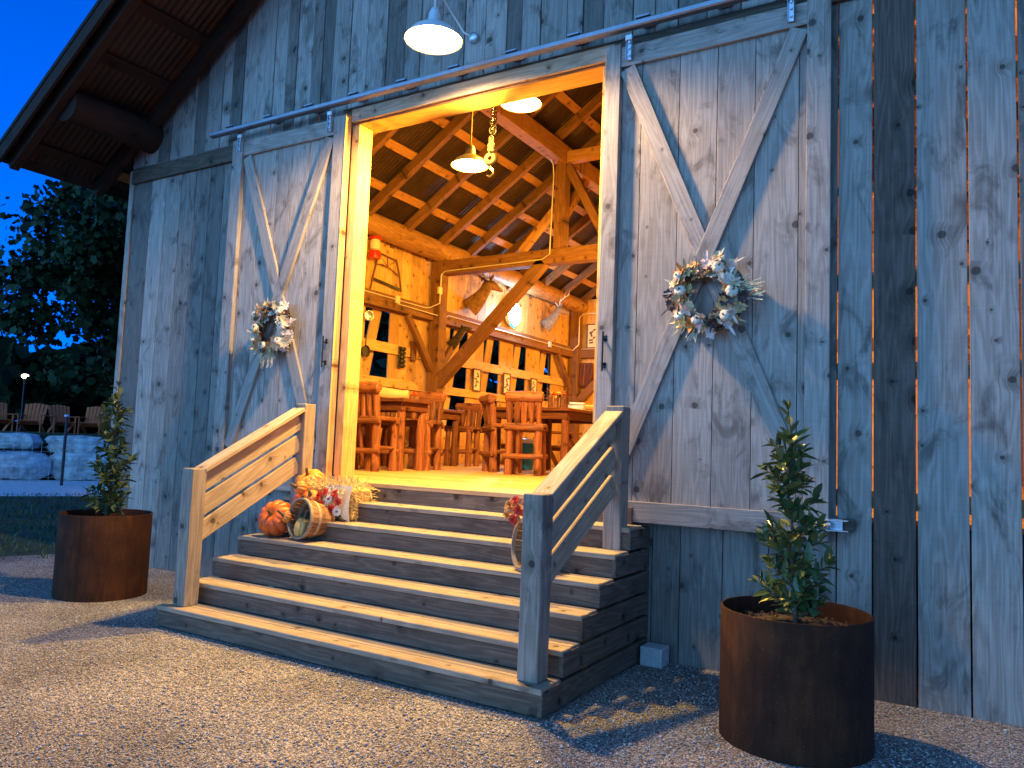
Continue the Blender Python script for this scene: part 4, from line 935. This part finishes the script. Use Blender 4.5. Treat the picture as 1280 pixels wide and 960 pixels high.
# cold white light on the wall
t = Thing('wall_floodlight', 'glaring cold white light with cyan edge on the pine wall between the deer heads', 'light', (-9.1, 9.2, 4.6))
m = MB(); m.lathe([(0, .05), (.28, .05), (.30, .02), (.30, -.03), (0, -.03)], (-9.12, 9.22, 4.62), 32, (1, 0, 0)); t.part('housing', m, White, smooth=True)
m = MB(); m.lathe([(0, .056), (.27, .053)], (-9.12, 9.22, 4.62), 32, (1, 0, 0)); t.part('lit_face', m, LedW)
m = MB(); m.tube([(-9.08, 9.0+.30-.30*math.cos(a)*1.0, 4.60-.30*math.sin(a)) for a in np.linspace(-1.0, 1.35, 14)], .028, 8); t.part('cyan_edge_tube', m, LedC, smooth=True)
l = bpy.data.lights.new('floodlight_beam', 'POINT'); l.energy = 150; l.color = (.30, .62, 1); l.shadow_soft_size = .12
lo = bpy.data.objects.new('floodlight_beam', l); C.objects.link(lo); lo.parent = t.o; lo.location = (.22, 0, .0)
# chain hoist
t = Thing('chain_hoist', 'brass-coloured chain with pulley block hanging beside the inner pendant lamp', 'chain hoist', (-4.11, .40, 4.4))
cx, cy = -4.11, .40; m = MB(); z = 5.33; i = 0
while z > 4.60:
    a = (i % 2)*math.pi/2+.5; d = Vector((math.cos(a), math.sin(a), 0)); xo = rng.uniform(-.006, .006)
    m.tube([Vector((cx+xo, cy, z))+d*.019*math.cos(q)+Vector((0, 0, .030*math.sin(q))) for q in np.linspace(0, 2*math.pi, 11)], .0065, 6, False); z -= .044; i += 1
t.part('chain', m, Brass, smooth=True)
m = MB(); z = 5.33; i = 0
while z > 4.68:
    a = (i % 2)*math.pi/2+1.3; d = Vector((math.cos(a), math.sin(a), 0))
    m.tube([Vector((cx+.03, cy+.01, z))+d*.017*math.cos(q)+Vector((0, 0, .028*math.sin(q))) for q in np.linspace(0, 2*math.pi, 11)], .006, 6, False); z -= .042; i += 1
t.part('chain', m, Brass, smooth=True)
m = MB(); m.lathe([(0, -.035), (.035, -.035), (.04, -.028), (.03, 0), (.04, .028), (.035, .035), (0, .035)], (cx, cy, 4.54), 20, (.5, -.8, 0)); t.part('pulley', m, Brass, smooth=True)
ax_ = Vector((.5, -.8, 0)).normalized(); sdv = ax_.cross(Vector((0, 0, 1)))
m = MB()
for s in (-1, 1): m.plank(Vector((cx, cy, 4.48))+ax_*.045*s, Vector((cx, cy, 4.62))+ax_*.045*s, .05, .008, ax_)
t.part('cheek_plate', m, Brass)
m = MB(); m.lathe([(.022, -.022), (.06, -.024), (.072, -.012), (.060, 0), (.072, .012), (.06, .024), (.022, .022), (.022, -.022)], (cx, cy, 4.42), 28, (.1, -1, .1)); t.part('hook_block', m, Brass, smooth=True)
m = MB(); m.tube([(cx, cy, 4.36), (cx, cy, 4.33), (cx+.035, cy, 4.30), (cx+.04, cy, 4.265), (cx, cy, 4.24), (cx-.04, cy, 4.26)], .011, 8, radii=[.011, .012, .013, .013, .011, .005]); t.part('hook', m, Brass, smooth=True)
m = MB(); m.tube([(cx, cy, 5.30), (cx, cy, 6.9)], .008, 6); t.part('hanger_rod', m, Brass)

# ------------------------------------------------------------------ background
def tree(base, h, cz, rad, n, leafsz, mat, label, seed, cat='tree', name='leafy_tree', group=None, zmin=0):
    rr = random.Random(seed); base = Vector(base); t = Thing(name, label, cat, base, group)
    m = MB(); tp = base+Vector((0, 0, h*.62)); m.log(base, tp, h*.022+.05, h*.008, 10, 8, .05, crook=.05)
    tips = []
    for k in range(15):
        z = h*(.22+.5*k/15); p = base+Vector((0, 0, z)); a = k*2.4; q = base+Vector((math.cos(a)*rad[0]*.72, math.sin(a)*rad[0]*.72, min(z+h*.16, cz+rad[1]*.8)))
        m.tube([p, (p+q)/2+Vector((0, 0, .1)), q], .03, 6, radii=[h*.007, h*.004, h*.0015]); tips += [q, (p+q)/2]
    tr = t.part('trunk', m, W_bark, smooth=True)
    clumps = []
    for k in range(90):
        u = rr.uniform(-1, 1); a = rr.uniform(0, 6.283); r = (rr.random()**.4)*math.sqrt(1-u*u*.9)
        clumps.append((base+Vector((math.cos(a)*rad[0]*r, math.sin(a)*rad[0]*r, cz+rad[1]*u)), rr.uniform(.14, .30)*rad[0]))
    m = MB(); vs = []; fs = []
    for k in range(n):
        c, cr = clumps[k % len(clumps)]; g = Vector([max(-.75, min(.75, rr.gauss(0, .45)))*q_ for q_ in (1, 1, .75)])*cr; p = c+g
        if p.z < base.z+zmin: continue
        nr = Vector((rr.gauss(0, 1), rr.gauss(0, 1), rr.gauss(.4, .8))); nr.normalize(); d = nr.orthogonal(); d.rotate(Matrix.Rotation(rr.uniform(0, 6.28), 3, nr)); s2 = nr.cross(d); sz = leafsz*rr.uniform(.6, 1.25)
        i = len(vs)     # lobed leaf outline
        for la, lr in ((0, 1), (.5, .66), (1.0, .9), (1.7, .66), (2.4, .75), (3.14, .4), (-2.4, .75), (-1.7, .66), (-1.0, .9), (-.5, .66)):
            vs.append(p+(d*math.cos(la)+s2*math.sin(la))*sz*lr*.55)
        fs.append(tuple(range(i, i+10)))
    m.add(vs, fs); t.part('crown', m, mat)
tree((-14.2, 4.3, 0), 7.4, 4.5, (3.1, 2.95), 38000, .125, LeafTree, 'dark leafy tree close behind the left corner of the barn', 31, zmin=2.42)
for i, (u, d, h, r) in enumerate(((-6.5, 44, 4.4, 3.2), (-2.2, 41, 4.0, 2.8), (2.2, 42, 4.6, 3.0), (6.5, 46, 5.2, 3.6), (-11, 47, 5, 4.), (11, 48, 6, 4.))):
    p = far(u, d, tz); tree(p, h, h*.44, (r*1.15, h*.47), 4200, .6, LeafFar, ['dark tree far behind the garden chairs at the left picture edge', 'low dark tree behind the terrace chairs near the lit lamp', 'dark tree behind the terrace, seen through the near tree', 'dark tree behind the terrace close to the barn edge', 'tall dark tree beyond the left end of the terrace', 'tall dark tree beyond the terrace behind the barn'][i], 50+i, group='trees beyond the terrace')
for i, (x, y, h, r) in enumerate(((-26, 17, 9, 5.2), (-25, 26, 10, 5.5), (-22, 35, 11, 6), (-15, 42, 11, 6.))):
    tree((x, y, -.1), h, h*.47, (r, h*.48), 5200, .6, LeafFar, ['dense tree west of the barn, seen through the slanted wall openings', 'tall tree beyond the barn side, glimpsed through the middle wall openings', 'tall tree behind the rear corner of the barn', 'big dark tree behind the rear wall of the barn'][i], 80+i, group='trees west of the barn')
# rough limestone blocks of the retaining wall
wall = Thing('stone_retaining_wall', 'long retaining wall of big rough limestone blocks in two courses across the lawn', 'stone wall', far(0, 28.4, 0))
rr = random.Random(12)
def boulder(c, sx, sy, sz):
    m = MB(); vs = []; fs = []; n = 12; k_ = 8; ph = [rr.uniform(0, 6.3) for _ in range(6)]
    for j in range(k_+1):
        th = math.pi*j/k_
        for i in range(n):
            a = 2*math.pi*i/n; x, y, z = math.sin(th)*math.cos(a), math.sin(th)*math.sin(a), math.cos(th)
            q = (abs(x)**5+abs(y)**5+abs(z)**5)**-.2; w_ = 1+.07*math.sin(5*x+ph[0])+.06*math.sin(6*z+ph[1])+.05*math.sin(7*y+9*x+ph[2])+rr.uniform(-.06, .06)
            vs.append(Vector(c)+FR*(x*q*w_*sx/2)+FD*(y*q*w_*sy/2)+Vector((0, 0, z*q*w_*sz/2)))
    fs = [(j*n+i, j*n+(i+1) % n, (j+1)*n+(i+1) % n, (j+1)*n+i) for j in range(k_) for i in range(n)]
    m.add(vs, fs); return m
for row, (z, hh, dd) in enumerate(((.42, .86, 28.2), (1.12, .55, 28.8))):
    u = -9.0+row*.7
    while u < 13:
        w_ = rr.uniform(1.5, 2.7); wall.part('stone_block', boulder(far(u+w_/2, dd+rr.uniform(-.15, .15), z+rr.uniform(-.05, .04)), w_*rr.uniform(.93, .99), 1.1, hh*rr.uniform(.86, 1.05)), Stone, smooth=True, angle=35); u += w_
# wire fence with steel posts
fe = Thing('wire_fence', 'thin wire fence on dark steel posts in front of the stone wall', 'fence', far(0, 25, 0))
for u in (-7.4, -3.7, -0.05+.4, 4.2, 8.):
    p = far(u, 25.3); m = MB(); m.tube([p, p+Vector((0, 0, 1.95))], .045, 6); po = fe.part('fence_post', m, Black); m = MB(); m.lathe([(0, 0), (.08, 0), (.06, .05), (0, .06)], p+Vector((0, 0, 1.94)), 10); fe.part('post_cap', m, Galv, po)
m = MB()
for z in np.arange(.1, 1.2, .12): m.tube([far(-9, 25.3, z), far(9, 25.3, z)], .004, 4)
for u in np.arange(-9, 9, .22): m.tube([far(u, 25.3, .02), far(u, 25.3, 1.18)], .003, 4)
fe.part('wire_mesh', m, Galv)
# garden chairs on the terrace
def adir():
    t = Thing('garden_chair', 'x', 'garden chair', (0, 0, 0), 'wooden garden chairs on the terrace')
    m = MB()
    for k in range(6): m.plank((-.25+.1*k, .18, .30), (-.30+.12*k, .55, 1.02-.02*abs(k-2.5)), .095, .02, (0, -1, .4))
    t.part('backrest', m, AdirM)
    m = MB()
    for k in range(5): m.plank((-.28, -.28+.11*k, .40-.03*k), (.28, -.28+.11*k, .40-.03*k), .1, .02, (0, .2, 1))
    t.part('seat', m, AdirM)
    for s in (-1, 1):
        t.part('armrest', mb1('plank', (.36*s, -.38, .60), (.36*s, .36, .60), .14, .024, (0, 0, 1)), AdirM)
        t.part('leg', mb1('plank', (.33*s, -.3, 0), (.33*s, -.3, .59), .10, .03, (1, 0, 0)), AdirM); t.part('leg', mb1('plank', (.29*s, -.32, .38), (.29*s, .52, 0.02), .12, .03, (1, 0, 0)), AdirM)
    return t.o
ac = adir(); base_r = math.atan2(FR.y, FR.x)
for i, (u, d, a, lb) in enumerate(((-1.55, 31.2, .3, 'brown wooden garden chair, leftmost on the terrace beside the white box'), (-.6, 30.8, -.2, 'brown wooden garden chair second from left on the terrace'), (.3, 31.4, .25, 'brown wooden garden chair in the middle of the terrace row'), (1.2, 30.9, -.3, 'brown wooden garden chair right of the middle one on the terrace'), (2.1, 31.3, .2, 'brown wooden garden chair at the right end of the terrace row'))):
    loc = far(u, d, tz); o = ac if i == 0 else dup(ac, loc, 0)
    o.location = loc; o.rotation_euler = (0, 0, base_r+a); o['label'] = lb
t = Thing('wooden_barrel', 'old wooden barrel standing on the terrace at the left picture edge', 'barrel', far(-3.0, 30.6, tz))
c = far(-3.0, 30.6, tz); m = MB(); m.lathe([(0, 0), (.26, 0), (.31, .25), (.33, .45), (.31, .65), (.26, .9), (.24, .9), (.24, .86), (0, .86)], c, 24); t.part('staves', m, W_rail, smooth=True)
for z, r in ((.12, .295), (.32, .328), (.58, .328), (.78, .295)): m = MB(); m.lathe([(r, z-.02), (r+.008, z-.02), (r+.008, z+.02), (r, z+.02)], c, 24); t.part('hoop', m, Black)
m = MB(); p = far(-2.15, 30.4, tz+.24); m.plank(p-FR*.22, p+FR*.22, .35, .42, (0, 0, 1), .02); m.plank(p-FR*.235+Vector((0, 0, .235)), p+FR*.235+Vector((0, 0, .235)), .38, .05, (0, 0, 1), .015); one('storage_box', m, White, 'pale storage box between the barrel and the garden chairs', 'box')
# distant lamp on a post
t = Thing('yard_lamp', 'lit warm yard lamp on a dark post far behind the near tree', 'lamp', far(-1.05, 36, tz)); p = far(-1.05, 36, tz)
m = MB(); m.tube([p, p+Vector((0, 0, 2.05))], .04, 8); t.part('lamp_post', m, Black)
m = MB(); ball(m, p+Vector((0, 0, 2.18)), .13, .7); t.part('lit_globe', m, FarGlow, smooth=True)
m = MB(); m.lathe([(0, .12), (.2, .06), (.21, .05), (0, .08)], p+Vector((0, 0, 2.2)), 16); t.part('lamp_cap', m, Black)

# ------------------------------------------------------------------ loose stones and grass
def scatter_stones():
    r = np.random.default_rng(5); n = 140000
    d = 1.6+12.5*r.random(n)**1.35; a = -.5413+r.uniform(-.72, .72, n)      # denser near the viewer
    x = d*np.sin(a); y = -5.8591+d*np.cos(a)
    ok = (y < -.03) & (x > -13) & ~((x > XL-.03) & (x < XR+.03) & (y > YF-.02))
    for c in (PR, PL): ok &= (x-c[0])**2+(y-c[1])**2 > .45**2
    ok &= ~((x < -9.7) & (y > -.9+(x+9.9)*.8))
    x, y = x[ok], y[ok]; n = len(x)
    s = r.lognormal(-5.2, .38, n).clip(.003, .013); base = np.array([(1, 0, 0), (0, 1, 0), (-1, 0, 0), (0, -1, 0), (0, 0, .8), (0, 0, -.4)], float)
    V = base[None]*(1+r.uniform(-.35, .35, (n, 6, 1))); an = r.uniform(0, 6.283, n); ca, sa = np.cos(an), np.sin(an)
    X = V[:, :, 0]*ca[:, None]-V[:, :, 1]*sa[:, None]; Y = V[:, :, 0]*sa[:, None]+V[:, :, 1]*ca[:, None]; tl = r.uniform(-.4, .4, (n, 2))
    Z = V[:, :, 2]*r.uniform(.5, 1, (n, 1))+X*tl[:, :1]+Y*tl[:, 1:]
    P = np.stack([X*s[:, None]+x[:, None], Y*s[:, None]*.8+y[:, None], Z*s[:, None]+s[:, None]*.25-.006], -1).reshape(-1, 3)
    F = np.array([(0, 1, 4), (1, 2, 4), (2, 3, 4), (3, 0, 4), (1, 0, 5), (2, 1, 5), (3, 2, 5), (0, 3, 5)]); F = (F[None]+np.arange(n)[:, None, None]*6).reshape(-1, 3)
    me = bpy.data.meshes.new('gravel_stones'); me.vertices.add(len(P)); me.vertices.foreach_set('co', P.astype('f').ravel())
    me.loops.add(F.size); me.loops.foreach_set('vertex_index', F.astype('i').ravel()); me.polygons.add(len(F)); me.polygons.foreach_set('loop_start', np.arange(0, F.size, 3, dtype='i'))
    me.update(calc_edges=True); me.materials.append(PebbleM); o = bpy.data.objects.new('gravel_stones', me); C.objects.link(o); o['kind'] = 'stuff'
    tag(o, 'loose pale crushed gravel scattered over the yard', 'gravel')
scatter_stones()
def grass():
    r = np.random.default_rng(8); n = 26000
    x = r.uniform(-30, -9.8, n); y = r.uniform(-4, 16, n)
    ok = y > -1.2+(x+9.9)*.42+.25*np.sin(x*2); x, y = x[ok], y[ok]
    rel = (x*-.88+(y+5.86)*.477); ok = rel < 22; x, y = x[ok], y[ok]; n = len(x)
    a = r.uniform(0, 6.283, n); h = r.uniform(.03, .085, n); w_ = .012; dx, dy = np.cos(a)*w_, np.sin(a)*w_; lx, ly = r.uniform(-.04, .04, (2, n))
    P = np.stack([np.stack([x-dx, y-dy, x*0-.006], -1), np.stack([x+dx, y+dy, x*0-.006], -1), np.stack([x+lx, y+ly, h], -1)], 1).reshape(-1, 3)
    F = np.arange(3*n).reshape(-1, 3)
    me = bpy.data.meshes.new('grass'); me.from_pydata(P.tolist(), [], F.tolist()); me.materials.append(GrassB); o = bpy.data.objects.new('grass', me); C.objects.link(o); o['kind'] = 'stuff'
    tag(o, 'short dark lawn grass beyond the gravel', 'grass')
grass()
